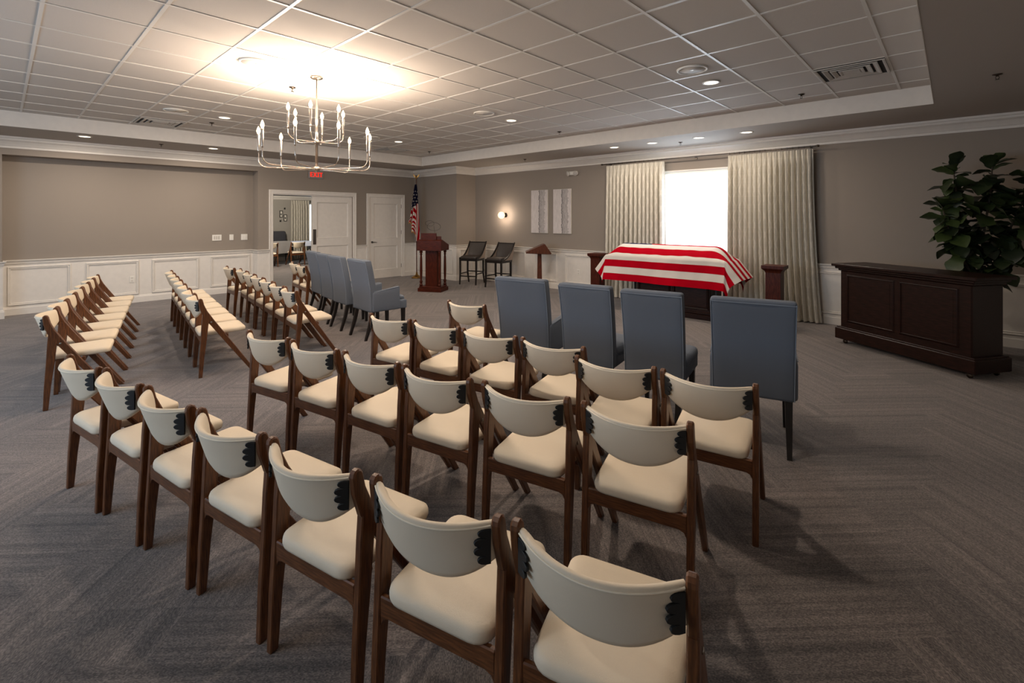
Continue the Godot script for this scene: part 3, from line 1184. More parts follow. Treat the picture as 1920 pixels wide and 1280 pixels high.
func folding_chairs() -> void:
	var proto := make_chair()
	var list := []
	var rows := [
		["from the left in the row nearest the camera", [[-3.80, -0.34, 10.8], [-3.29, -0.45, 9.7], [-2.77, -0.55, 9.6], [-2.24, -0.66, 11.5], [-1.71, -0.77, 12.4], [-1.18, -0.91, 15.3], [-0.68, -1.06, 16.5]]],
		["from the left in the second row from the camera", [[-3.69, -1.34, 13], [-3.16, -1.44, 11.4], [-2.63, -1.55, 11], [-2.11, -1.65, 12], [-1.57, -1.78, 13.4], [-1.03, -1.905, 13.9]]],
		["from the left in the row behind the right-hand blue chairs", [[-3.58, -2.30, 11.1], [-3.07, -2.40, 11], [-2.54, -2.48, 11.5], [-2.02, -2.58, 10.7], [-1.48, -2.49, 14], [-0.97, -2.59, 11.3]]]]
	for r in rows:
		for k in r[1].size():
			list.append([r[1][k], "cream wooden folding chair, %s %s" % [ORD[k], r[0]]])
	list.append([[-3.60, -3.20, 8], "lone cream folding chair standing left of the right-hand blue chairs"])
	for r in [["the left block's rearmost row", -6.01, -0.315, -0.527, -0.106, -11.4, 7], ["the left block's middle row", -6.005, -1.457, -0.507, -0.067, -7.5, 7], ["the left block's row behind blue chairs", -5.83, -2.374, -0.542, -0.069, -7.4, 6]]:
		for k in r[6]:
			list.append([[r[1] + r[3] * k, r[2] + r[4] * k, r[5]], "cream folding chair, %s from the aisle in %s" % [ORD[k], r[0]]])
	list.append([[-9.15, -2.71, -3], "cream folding chair, seventh from the aisle in the left block's row behind blue chairs"])
	list.append([[-9.14, -3.81, -9], "cream folding chair left of the left blue chairs, nearer the wall"])
	list.append([[-8.62, -3.72, -9], "cream folding chair directly left of the left-hand blue chairs"])
	for e in list:
		var at := V(e[0][0] * 0.953, 0, e[0][1] * 0.953)
		if proto.get_meta("label") == "":
			proto.set_meta("label", e[1])
			proto.position = at
			proto.rotation.y = deg_to_rad(e[0][2])
		else:
			copy(proto, "folding_chair", e[1], at, deg_to_rad(e[0][2]))
	for e in [[-16.05, -6.78, 90, "cream folding chair at the far table, back to the doorway"], [-16.05, -5.90, 82, "cream folding chair half hidden by the sliding door's left jamb"], [-16.8, -8.1, 20, "folding chair at the end of the far table"]]:
		var c := copy(proto, "folding_chair", e[3], V(e[0], 0, e[1]), deg_to_rad(e[2]))
		c.set_meta("group", "folding chairs at the far table")

# ---------------------------------------------------------------- blue upholstered chairs
func make_blue(arms: bool) -> Node3D:
	var t := thing("blue_armchair" if arms else "blue_side_chair", "", "chair", Vector3(), 0.0, "blue armchairs" if arms else "blue side chairs")
	var w := 0.53 if arms else 0.465
	var bend := func(p: Vector3) -> Vector3:
		var y := p.y + 0.7
		var k := clampf((y - 0.42) / 0.62, 0, 1)
		return V(p.x * (1.0 - 0.03 * (1.0 - k)), y, p.z - 0.105 + 0.095 * pow(k, 1.7))
	var g := G()
	g.soft(V(w, 0.69, 0.095), 0.022, Transform3D(), bend, 8)
	var back := part("backrest", g, "blue_fabric", t)
	# seams down both rear edges and across under the top
	for s in [-1.0, 1.0]:
		g = G()
		var line := []
		for i in 15:
			line.append(bend.call(V(s * (w / 2 - 0.004), lerpf(-0.338, 0.325, i / 14.0), 0.044)))
		g.tube(line, 0.0035, 6)
		part("piping", g, "blue_piping", back)
	g = G()
	g.tube([bend.call(V(-w / 2 + 0.006, 0.318, 0.046)), bend.call(V(0, 0.318, 0.048)), bend.call(V(w / 2 - 0.006, 0.318, 0.046))], 0.003, 6)
	part("piping", g, "blue_piping", back)
	g = G()
	g.soft(V(w - 0.01, 0.115, 0.46), 0.015, Transform3D(Basis(), V(0, 0.418, -0.36)))
	part("seat_apron", g, "blue_fabric", t)
	g = G()
	var sw := w - (0.13 if arms else 0.0)
	g.soft(V(sw, 0.09, 0.46), 0.038, Transform3D(Basis(), V(0, 0.478, -0.37)), func(p: Vector3) -> Vector3:
		return p + V(0, 0.014 * (1.0 - pow(p.x / sw * 2.0, 2)) * (1.0 if p.y > 0 else 0.0), 0), 4)
	part("seat", g, "blue_fabric", t)
	if arms:
		for s in [-1.0, 1.0]:
			g = G()
			g.soft(V(0.068, 0.285, 0.40), 0.022, Transform3D(Basis(), V(s * (w / 2 - 0.024), 0.503, -0.275)), func(p: Vector3) -> Vector3:
				return p + V(0, 0.026 * (-p.z / 0.2) * (1.0 if p.y > 0 else 0.0), 0), 3)
			var arm := part("arm", g, "blue_fabric", t)
			g = G()
			g.tube([V(s * (w / 2 + 0.008), 0.63, -0.09), V(s * (w / 2 + 0.008), 0.668, -0.455)], 0.0035, 6)
			part("piping", g, "blue_piping", arm)
	for s in [-1.0, 1.0]:
		for q in [[-0.10, 0.0], [-0.55, -0.555]]:
			g = G()
			var rings := []
			for l in [[0.372, 0.023, q[0]], [0.2, 0.020, lerpf(q[0], q[1], 0.35)], [0.0, 0.015, q[1]]]:
				var r := PackedVector3Array()
				for c in [[-1, -1], [1, -1], [1, 1], [-1, 1]]:
					r.append(V(s * (w / 2 - 0.045) + c[0] * l[1], l[0], l[2] + c[1] * l[1]))
				rings.append(r)
			g.loft(rings, true, -1)
			part("leg", g, "leg_espresso", t)
	return t

func blue_chairs() -> void:
	var arm := make_blue(true)
	var plain := make_blue(false)
	for e in [[-7.90, -3.575, -8.0, 1, "blue armchair at the far end of the left front row"], [-7.25, -3.45, -7.0, 0, "blue armless chair, second from the far end of the left front row"], [-6.68, -3.37, -5.0, 0, "blue armless chair beside the near armchair in the left front row"], [-5.95, -3.32, -3.0, 1, "blue armchair at the aisle end of the left front row"],
			[-2.99, -3.34, 12.0, 1, "blue armchair nearest the aisle in the right front row"], [-2.30, -3.385, 10.0, 0, "blue armless chair, second from the aisle in the right front row"], [-1.72, -3.44, 11.0, 0, "blue armless chair, third from the aisle in the right front row"], [-1.03, -3.58, 15.5, 1, "blue armchair at the right end of the right front row"]]:
		var proto := arm if e[3] else plain
		var at := V(e[0] * 0.974, 0, e[1] * 0.974)
		if proto.get_meta("label") == "":
			proto.set_meta("label", e[4])
			proto.position = at
			proto.rotation.y = deg_to_rad(e[2])
		else:
			copy(proto, "blue_armchair" if e[3] else "blue_side_chair", e[4], at, deg_to_rad(e[2]))

# ---------------------------------------------------------------- casket under its flag
const CX := -3.545
const CZ := -7.72

func drape(u: float, v: float) -> Vector3:
	var a := (u - 0.5) * 2.9
	var b := (v - 0.5) * 1.55 + 0.02
	var hl := 1.03
	var hw := 0.305
	var lu := 1.10
	var lv := 0.35
	var su := signf(a)
	var sv := signf(b)
	var e := maxf(0, absf(a) - lu)
	var s := maxf(0, absf(b) - lv)
	var x := clampf(a, -lu, lu) * hl / lu
	var z := clampf(b, -lv, lv) * hw / lv
	var y := lid(x, z) + 0.012
	var wr := 0.006 * sin(a * 7.0 + b * 5.0) * sin(a * 3.1 - b * 9.0) + 0.003 * sin(a * 23.0 + b * 11.0)
	if e <= 0.0 and s <= 0.0:
		return V(x, y + maxf(wr, -0.004) * smoothstep(0.0, 0.3, absf(b)), z)
	var r := sqrt(e * e + s * s)
	var phi := atan2(s, e)
	var side := sin(phi)
	var fl := lerpf(0.62, 0.16, pow(side, 0.7))
	fl *= 1.0 - 0.45 * pow(sin(2.0 * phi), 2.0)
	var d := r * sqrt(1.0 - fl * fl)
	return V(x + su * cos(phi) * (fl * r + 0.01), y - d, z + sv * side * (fl * r + 0.01 + 0.018 * sin(a * 5.5 + 1.0) * r / 0.4) + wr)

func lid(x: float, z: float) -> float:
	var k := clampf((1.03 - absf(x)) / 0.24, 0, 1)
	k = k * (2.0 - k)
	return 0.925 + 0.205 * k * (1.0 - pow(absf(z) / 0.305, 1.9) * 0.97)

func casket() -> void:
	var t := thing("casket", "dark wooden casket beneath the striped flag before the window", "casket", V(CX, 0.60, CZ))
	var g := G()
	g.box(V(0, 0.155, 0), V(2.0, 0.31, 0.56), 0.02)
	part("body", g, "mahogany_flat", t)
	g = G()
	var rings := []
	for i in 25:
		var x := lerpf(-1.02, 1.02, i / 24.0)
		var r := PackedVector3Array()
		for j in 13:
			var z := lerpf(-0.295, 0.295, j / 12.0)
			r.append(V(x, lid(x, z) - 0.60, z))
		r.append(V(x, 0.312, 0.295))
		r.append(V(x, 0.312, -0.295))
		rings.append(r)
	g.loft(rings, true, 1)
	part("lid", g, "mahogany_flat", t)
	for s in [-1.0, 1.0]:
		g = G()
		g.tube([V(-0.8, 0.18, s * 0.30), V(0.8, 0.18, s * 0.30)], 0.014)
		for x in [-0.7, 0.0, 0.7]:
			g.box(V(x, 0.19, s * 0.29), V(0.05, 0.06, 0.03), 0.006)
		part("carrying_bar", g, "brass", t)
	var f := thing("casket_flag", "red and white striped flag with starred blue corner draped over casket", "flag", V(CX, 0, CZ))
	g = G()
	g.sheet(116, 72, drape, 0.003)
	part("cloth", g, "flag_cloth", f)
	var b := thing("casket_bier", "dark panelled wooden bier under the flag-draped casket", "bier", V(CX + 0.17, 0, CZ))
	g = G()
	g.box(V(0, 0.325, 0), V(1.24, 0.53, 0.5), 0.008)
	part("body", g, "dark_cabinet", b)
	g = G()
	g.box(V(0, 0.04, 0), V(1.30, 0.08, 0.56), 0.01)
	g.box(V(0, 0.10, 0), V(1.27, 0.04, 0.53), 0.012)
	part("plinth", g, "dark_cabinet", b)
	g = G()
	g.box(V(0, 0.587, 0), V(1.30, 0.024, 0.54), 0.006)
	part("top", g, "dark_cabinet", b)
	for s in [-1.0, 1.0]:
		g = G()
		g.run([V(s * 0.31 - 0.25, 0.20, 0.25), V(s * 0.31 + 0.25, 0.20, 0.25), V(s * 0.31 + 0.25, 0.50, 0.25), V(s * 0.31 - 0.25, 0.50, 0.25)], V(0, 0, 1), FRAME, true)
		part("panel_moulding", g, "dark_cabinet", b)
		for q in [-1.0, 1.0]:
			g = G()
			g.box(V(s * 0.69, 0.30, q * 0.18), V(0.035, 0.6, 0.04), 0.005)
			part("leg", g, "black_plastic", b)
	for k in 2:
		var p := thing("flower_pedestal", ["dark wooden pedestal left of the flag-draped casket", "dark wooden pedestal right of the flag-draped casket"][k], "pedestal", V([-5.06, -1.90][k], 0, [-7.9, -7.66][k]))
		p.set_meta("group", "pedestals beside the casket")
		g = G()
		g.lathe([Vector2(0.19, 0.0), Vector2(0.19, 0.05), Vector2(0.175, 0.07), Vector2(0.15, 0.085), Vector2(0.145, 0.10)], 4)
		part("base", g, "mahogany", p)
		g = G()
		g.lathe([Vector2(0.14, 0.10), Vector2(0.14, 0.80)], 4)
		part("shaft", g, "mahogany", p)
		g = G()
		g.lathe([Vector2(0.142, 0.80), Vector2(0.15, 0.82), Vector2(0.165, 0.835), Vector2(0.19, 0.85), Vector2(0.205, 0.862), Vector2(0.205, 0.905)], 4)
		part("capital", g, "mahogany", p)

func cabinet() -> void:
	var turn := deg_to_rad(-33.4)
	# front left foot to front right foot of the plinth; local x along the front, -z behind it
	var c := thing("cabinet", "long dark wooden sideboard with two front panels on casters", "sideboard", V(-0.479, 0, -6.88), turn)
	var w := 1.53
	var d := 0.50
	var g := G()
	g.box(V(0, 0.53, -d / 2), V(w - 0.10, 0.80, d - 0.07), 0.012)
	part("body", g, "dark_cabinet", c)
	g = G()
	g.box(V(0, 0.13, -d / 2), V(w, 0.14, d), 0.008)
	g.box(V(0, 0.206, -d / 2), V(w - 0.03, 0.02, d - 0.03), 0.008)
	part("plinth", g, "dark_cabinet", c)
	g = G()
	g.box(V(0, 0.94, -d / 2), V(w - 0.06, 0.03, d - 0.04), 0.010)
	g.box(V(0, 0.966, -d / 2), V(w - 0.01, 0.03, d + 0.01), 0.012)
	g.box(V(0, 0.996, -d / 2), V(w + 0.05, 0.034, d + 0.06), 0.006)
	part("top", g, "dark_cabinet", c)
	for x in [-0.33, 0.31]:
		g = G()
		var z := -0.035
		g.run([V(x - 0.27, 0.31, z), V(x + 0.27, 0.31, z), V(x + 0.27, 0.86, z), V(x - 0.27, 0.86, z)], V(0, 0, 1), [Vector2(0.0, -0.002), Vector2(0, 0.004), Vector2(0.006, 0.012), Vector2(0.014, 0.010), Vector2(0.024, 0.003), Vector2(0.028, -0.002)], true)
		var f := part("front_panel", g, "dark_cabinet", c)
		g = G()
		g.box(V(x, 0.585, z + 0.0005), V(0.48, 0.49, 0.003), 0.001)
		part("field", g, "dark_cabinet", f)
	for x in [-1.0, 1.0]:
		for z in [-0.07, -d + 0.07]:
			g = G()
			g.lathe([Vector2(0.001, -0.011), Vector2(0.024, -0.011), Vector2(0.027, -0.006), Vector2(0.027, 0.006), Vector2(0.024, 0.011), Vector2(0.001, 0.011)], 16, Transform3D(Basis(V(1, 0, 0), PI / 2), V(x * (w / 2 - 0.09), 0.027, z)))
			g.box(V(x * (w / 2 - 0.09), 0.055, z), V(0.026, 0.03, 0.034), 0.003)
			part("caster", g, "nickel_dark", c)

func leaf_mesh(fold: float, curl: float) -> ArrayMesh:
	var g := G()
	var ws := [0.012, 0.26, 0.36, 0.34, 0.40, 0.50, 0.47, 0.30, 0.04]
	var left := PackedVector3Array()
	var mid := PackedVector3Array()
	var right := PackedVector3Array()
	for i in ws.size():
		var t := i / 8.0
		var y := -curl * t * t + 0.06 * t
		var w: float = ws[i] * 0.72
		var up := fold * w + 0.012 * sin(i * 2.3)
		mid.append(V(0, y, -t))
		left.append(V(-w, y + up, -t - 0.03 * w))
		right.append(V(w, y + up - 0.01 * sin(i * 1.7), -t - 0.03 * w))
	var tr := PackedVector3Array()
	for i in 8:
		Geo.q(tr, left[i], left[i + 1], mid[i + 1], mid[i])
		Geo.q(tr, mid[i], mid[i + 1], right[i + 1], right[i])
	g.add([[tr, 1]], Transform3D(), false)
	return g.mesh()

func plant() -> void:
	var p := thing("fiddle_leaf_fig", "tall potted fig with large dark leaves behind the sideboard", "plant", V(0.20, 0, -7.85))
	var g := G()
	g.lathe([Vector2(0.001, 0), Vector2(0.11, 0), Vector2(0.125, 0.03), Vector2(0.155, 0.30), Vector2(0.16, 0.33), Vector2(0.148, 0.33), Vector2(0.14, 0.29), Vector2(0.001, 0.29)], 28)
	part("pot", g, "pot_clay", p)
	g = G()
	g.lathe([Vector2(0.001, 0.288), Vector2(0.14, 0.288), Vector2(0.12, 0.30), Vector2(0.001, 0.305)], 20)
	part("soil", g, "soil", p)
	var rng := RandomNumberGenerator.new()
	rng.seed = 17
	var meshes := [leaf_mesh(0.25, 0.25), leaf_mesh(0.4, 0.1), leaf_mesh(0.15, 0.45), leaf_mesh(0.32, 0.3)]
	var stems := [
		[[V(-0.03, 0.3, 0.0), V(-0.06, 0.9, 0.02), V(-0.10, 1.3, 0.06), V(-0.16, 1.75, 0.13), V(-0.20, 2.20, 0.19)], 60],
		[[V(0.02, 0.3, 0.02), V(0.04, 0.9, 0.0), V(0.06, 1.4, -0.02), V(0.12, 1.85, -0.06), V(0.14, 2.26, -0.08)], 70],
		[[V(0.04, 0.3, -0.03), V(0.12, 0.95, -0.06), V(0.26, 1.4, -0.12), V(0.38, 1.75, -0.18), V(0.44, 2.10, -0.22)], 55],
		[[V(0.0, 0.3, 0.04), V(-0.04, 0.9, 0.07), V(-0.14, 1.2, 0.15), V(-0.25, 1.5, 0.24), V(-0.30, 1.75, 0.28)], 60],
		[[V(0.03, 0.3, -0.01), V(0.10, 0.85, 0.0), V(0.22, 1.15, -0.05), V(0.36, 1.4, -0.10), V(0.42, 1.6, -0.10)], 45]]
	for s in stems:
		var curve := Curve3D.new()
		for v in s[0]:
			curve.add_point(v)
		var pts := []
		var rs := []
		for i in 12:
			pts.append(curve.sample_baked(curve.get_baked_length() * i / 11.0, true))
			rs.append(lerpf(0.020, 0.007, i / 11.0))
		g = G()
		g.tube(pts, rs, 7)
		part("stem", g, "bark", p)
		for k in s[1]:
			var f: float = lerpf(0.36, 1.0, pow((k + rng.randf()) / s[1], 0.85))
			var at: Vector3 = curve.sample_baked(curve.get_baked_length() * f, true)
			var yaw: float = k * 2.399 + rng.randf_range(-0.5, 0.5)
			var lift := rng.randf_range(-1.0, 0.5) if f < 0.93 else rng.randf_range(0.2, 1.2)
			var size := rng.randf_range(0.15, 0.275) * (1.0 if f < 0.9 else 0.8)
			var b := Basis(V(0, 1, 0), yaw) * Basis(V(1, 0, 0), lift) * Basis(V(0, 0, 1), rng.randf_range(-0.6, 0.6))
			var tip := at + b * V(0, 0, -size)
			if tip.z + p.position.z < ZF + 0.03 or at.z + p.position.z - size * 0.4 < ZF + 0.02 and tip.z < at.z:
				b = Basis(V(0, 1, 0), PI) * b
			if (at + b * V(0, 0, -size)).x + p.position.x > XR - 0.03:
				continue
			var lf := part("leaf", meshes[rng.randi() % 4], "leaf_%d" % (rng.randi() % 3), p, at)
			lf.basis = b.scaled(Vector3.ONE * size)
			lf.position = at

# x: top left, top right, bottom left, bottom right
func curtain(called: String, label: String, x: Array, top: float, bottom: float, folds: int, depth: float, turned: bool, group: String) -> void:
	var o := thing(called, label, "curtain", Vector3(), 0.0)
	var ph := folds * 1.7
	var fn := func(u: float, v: float) -> Vector3:
		var a := lerpf(lerpf(x[0], x[1], u), lerpf(x[2], x[3], u), v * v)
		var y := lerpf(top, bottom, v)
		var w := folds * TAU * u
		var head := 1.0 - smoothstep(0.02, 0.10, v)
		var amp := lerpf(0.062 + 0.016 * sin(u * 9.0 + ph), 0.020, head) * (0.85 + 0.3 * v)
		var sh := lerpf(0.5, 0.05, head)
		var drift := 0.7 * sin(u * 11.0 + ph) + 0.35 * sin(v * 4.0 + u * 17.0) * v
		var ridge := 0.72 * (1.0 - 2.0 * pow(absf(cos((w + drift) * 0.5)), 4.0)) + 0.28 * sin(w + drift)
		var z := depth + amp * ridge + 0.012 * v * sin(u * 23.0 + v * 3.0)
		var side := (absf(x[1] - x[0]) / folds) * 0.12 * sh * sin(2.0 * (w + drift))
		# pinched heading
		z += head * 0.016 * pow(maxf(0.0, sin(w + drift)), 6.0)
		return V(z, y, a + side) if turned else V(a + side, y, z)
	var g := G()
	g.sheet(folds * 16, 22, fn, 0.003)
	var m := part("cloth", g, "curtain_cloth", o)
	if turned:
		m.material_override = M["curtain_cloth_far"]

func curtains() -> void:
	curtain("curtain", "patterned beige pleated curtain left of the window", [-5.16, -3.92, -5.21, -3.90], 2.638, 0.02, 14, -8.36, false, "")
	curtain("curtain", "patterned beige pleated curtain right of the window", [-2.785, -1.555, -2.79, -1.445], 2.638, 0.02, 16, -8.36, false, "")
	var r := thing("curtain_rod", "thin dark curtain rod above the window", "curtain rod", V(0, 2.672, -8.33))
	var g := G()
	g.tube([V(-5.22, 0, 0), V(-1.50, 0, 0)], 0.011, 10)
	part("rod", g, "nickel_dark", r)
	for x in [-5.235, -1.485]:
		g = G()
		g.lathe([Vector2(0.001, -0.02), Vector2(0.016, -0.018), Vector2(0.018, 0), Vector2(0.016, 0.018), Vector2(0.001, 0.02)], 14, Transform3D(Basis(V(0, 0, 1), PI / 2), V(x, 0, 0)))
		part("finial", g, "nickel_dark", r)
	for x in [-5.12, -3.37, -1.6]:
		g = G()
		g.tube([V(x, 0, 0), V(x, 0.0, -0.155)], 0.007)
		g.box(V(x, 0.0, -0.163), V(0.03, 0.06, 0.012), 0.003)
		part("bracket", g, "nickel_dark", r)
	for s in [[-5.13, -3.95, 14], [-2.75, -1.58, 16]]:
		for k in s[2]:
			var x: float = lerpf(s[0], s[1], k / (s[2] - 1.0))
			g = G()
			var pts := []
			for i in 11:
				pts.append(V(x, cos(TAU * i / 10.0) * 0.017 - 0.003, sin(TAU * i / 10.0) * 0.017))
			g.tube(pts, 0.0025, 5)
			part("ring", g, "nickel_dark", r)


func chandelier() -> void:
	var c := thing("chandelier", "two-tier polished metal candle chandelier with fifteen lit bulbs", "chandelier", V(-4.96, HT, -2.29))
	var g := G()
	g.lathe([Vector2(0.001, 0), Vector2(0.065, 0), Vector2(0.065, -0.012), Vector2(0.05, -0.022), Vector2(0.012, -0.026), Vector2(0.001, -0.026)], 28)
	part("canopy", g, "chrome", c)
	g = G()
	g.lathe([Vector2(0.001, -0.02), Vector2(0.007, -0.02), Vector2(0.007, -0.30), Vector2(0.014, -0.305), Vector2(0.014, -0.98), Vector2(0.001, -0.98)], 14)
	part("stem", g, "chrome", c)
	for h in [[-0.69, 0.028], [-0.975, 0.034]]:
		g = G()
		g.lathe([Vector2(0.001, h[0] + 0.03), Vector2(0.018, h[0] + 0.03), Vector2(h[1], h[0] + 0.012), Vector2(h[1], h[0] - 0.012), Vector2(0.018, h[0] - 0.022), Vector2(0.001, h[0] - 0.024)], 20)
		part("hub", g, "chrome", c)
	# camera-right as seen in the photograph is the zero angle of both tiers
	var sleeve := G().lathe([Vector2(0.001, 0), Vector2(0.007, 0), Vector2(0.009, 0.02), Vector2(0.0145, 0.175), Vector2(0.0145, 0.19), Vector2(0.001, 0.19)], 14).mesh()
	var bulb := G().lathe([Vector2(0.001, 0), Vector2(0.010, 0.004), Vector2(0.018, 0.026), Vector2(0.0165, 0.042), Vector2(0.008, 0.066), Vector2(0.001, 0.080)], 14).mesh()
	for tier in [[9, 0.565, -0.975, -0.625, 7.0], [6, 0.285, -0.69, -0.39, 19.0]]:
		for k in tier[0]:
			var a: float = deg_to_rad(tier[4] + 360.0 / tier[0] * k)
			var d := V(cos(a) * cos(CAM_YAW) + sin(a) * sin(CAM_YAW), 0, -cos(a) * sin(CAM_YAW) + sin(a) * cos(CAM_YAW))
			var r: float = tier[1]
			var y0: float = tier[2]
			var y1: float = tier[3] - 0.19
			var pts := [d * 0.02 + V(0, y0, 0), d * (r - 0.09) + V(0, y0 + 0.004, 0), d * (r - 0.05) + V(0, y0 + 0.012, 0), d * (r - 0.02) + V(0, y0 + 0.032, 0), d * (r - 0.004) + V(0, y0 + 0.06, 0), d * r + V(0, y0 + 0.09, 0), d * r + V(0, y1 + 0.004, 0)]
			g = G()
			g.tube(pts, 0.0052, 8)
			var arm := part("arm", g, "chrome", c)
			part("candle_sleeve", sleeve, "chrome", arm, d * r + V(0, y1, 0))
			part("bulb", bulb, "bulb_glow", arm, d * r + V(0, tier[3], 0))
			omni(c, d * r + V(0, tier[3] + 0.035, 0), WARM, CANDLE_ENERGY, 0.015)

const CAM_YAW := 0.74817

func downlights() -> void:
	var spots := []
	for e in [[-7.97, -2.28, "left of the chandelier"], [-7.99, -5.33, "above the closed white door"], [-4.97, -5.34, "at the centre beyond the chandelier"], [-1.957, -5.34, "nearest the right ceiling vent"], [-1.95, -2.28, "just above the top of the picture"], [-7.97, 0.76, "at the rear of the ceiling, left"], [-4.97, 0.76, "at the rear of the ceiling, middle"], [-1.95, 0.76, "at the rear of the ceiling, right"]]:
		spots.append([V(e[0], HT, e[1]), "round recessed downlight in the tile ceiling, " + e[2], "downlights in the tile ceiling", DOWN_ENERGY * (0.3 if e[1] > 0.0 else 0.32 if e[0] > -3.0 and e[1] < -5.0 else 0.9)])
	for e in [[-10.05, -0.91, "above the alcove, left one", 0.98], [-10.05, -2.69, "above the alcove, right one", 0.98], [-4.53, -7.62, "first from the left above the window", 0.35], [-3.79, -7.62, "second from the left above the window", 0.35], [-2.99, -7.62, "third from the left above the window", 0.35], [-2.27, -7.62, "rightmost above the window curtains", 0.35]]:
		spots.append([V(e[0], HS, e[1]), "round recessed downlight in the soffit, " + e[2], "downlights in the soffit", DOWN_ENERGY * e[3]])
	var ring := G().lathe([Vector2(0.070, -0.004), Vector2(0.074, -0.008), Vector2(0.092, -0.006), Vector2(0.094, 0.0), Vector2(0.07, 0.0)], 28).mesh()
	var lens := G().lathe([Vector2(0.001, -0.006), Vector2(0.0705, -0.006), Vector2(0.0705, -0.001), Vector2(0.001, -0.001)], 28).mesh()
	for s in spots:
		var o := thing("downlight", s[1], "downlight", s[0], 0.0, s[2])
		part("trim_ring", ring, "white_plastic", o)
		part("lens", lens, "led_glow", o)
		area(o, V(0, -0.009, 0), 0.0, Vector2(0.12, 0.12), LED, s[3], -PI / 2)

func stools() -> void:
	for e in [[-8.53, -7.76, 201.0, "dark upholstered bar stool nearest the corner column"], [-7.70, -7.83, 190.0, "dark upholstered bar stool nearest the wooden book stand"]]:
		var t := thing("bar_stool", e[3], "bar stool", V(e[0], 0, e[1]), deg_to_rad(e[2]), "bar stools by the wall")
		# local: front is -z
		var w := 0.47
		var g := G()
		g.soft(V(w - 0.05, 0.09, 0.42), 0.035, Transform3D(Basis(), V(0, 0.635, 0.01)))
		part("seat", g, "dark_leather", t)
		g = G()
		g.box(V(0, 0.59, 0.01), V(w, 0.055, 0.45), 0.008)
		part("seat_frame", g, "leg_espresso", t)
		# sloped back that sweeps down into the sides
		g = G()
		g.sheet(14, 12, func(u: float, v: float) -> Vector3:
			var y := lerpf(0.66, 0.98, v)
			return V((u - 0.5) * (w - 0.055), y, 0.19 + 0.13 * v + 0.03 * sin(PI * u) * (1 - v)), 0.03)
		part("backrest", g, "dark_leather", t)
		g = G()
		g.sheet(14, 12, func(u: float, v: float) -> Vector3:
			var y := lerpf(0.60, 0.985, v)
			return V((0.5 - u) * (w - 0.03), y, 0.235 + 0.13 * v), 0.014)
		part("back_cover", g, "pale_leather", t)
		for s in [-1.0, 1.0]:
			g = G()
			var pts := []
			for i in 9:
				var k := i / 8.0
				pts.append(V(s * (w / 2 - 0.01), lerpf(0.625, 1.0, pow(k, 1.7)), lerpf(-0.2, 0.345, pow(k, 0.75))))
			var rings := []
			for p in pts:
				var r := PackedVector3Array()
				for c in [[-1, -1], [1, -1], [1, 1], [-1, 1]]:
					r.append(p + V(c[0] * 0.014, c[1] * 0.016, 0.0))
				rings.append(r)
			g.loft(rings, true, -1)
			part("side_rail", g, "leg_espresso", t)
			# fill below the sweeping side rail
			g = G()
			var poly := PackedVector2Array([Vector2(0.2, 0.60), Vector2(-0.34, 0.97), Vector2(-0.25, 0.60)])
			var fill := PackedVector2Array()
			for p in pts:
				fill.append(Vector2(-p.z, p.y - 0.006))
			fill.append(Vector2(-0.245, 0.60))
			fill.append(Vector2(0.19, 0.60))
			g.prism(fill, s * (w / 2 - 0.012) - 0.008, s * (w / 2 - 0.012) + 0.008, 0.0, Transform3D(Basis(V(0, 0, -1), V(0, 1, 0), V(1, 0, 0)), Vector3()))
			part("side_panel", g, "pale_leather", t)
			for q in [[-0.19, -0.215], [0.2, 0.265]]:
				g = G()
				var legs := []
				for l in [[0.6, 0.019, q[0]], [0.25, 0.017, q[0]], [0.0, 0.013, q[1]]]:
					var r := PackedVector3Array()
					for c in [[-1, -1], [1, -1], [1, 1], [-1, 1]]:
						r.append(V(s * (w / 2 - 0.022) + c[0] * l[1], l[0], l[2] + c[1] * l[1]))
					legs.append(r)
				g.loft(legs, true, -1)
				part("leg", g, "leg_espresso", t)
			g = G()
			g.box(V(s * (w / 2 - 0.022), 0.255, 0.005), V(0.018, 0.026, 0.38), 0.003)
			part("stretcher", g, "leg_espresso", t)
		g = G()
		g.box(V(0, 0.985, 0.335), V(w, 0.034, 0.032), 0.006)
		part("top_rail", g, "leg_espresso", t)
		for z in [[-0.19, 0.2], [0.21, 0.28]]:
			g = G()
			g.box(V(0, z[1], z[0]), V(w - 0.06, 0.026, 0.018), 0.003)
			part("stretcher", g, "leg_espresso", t)

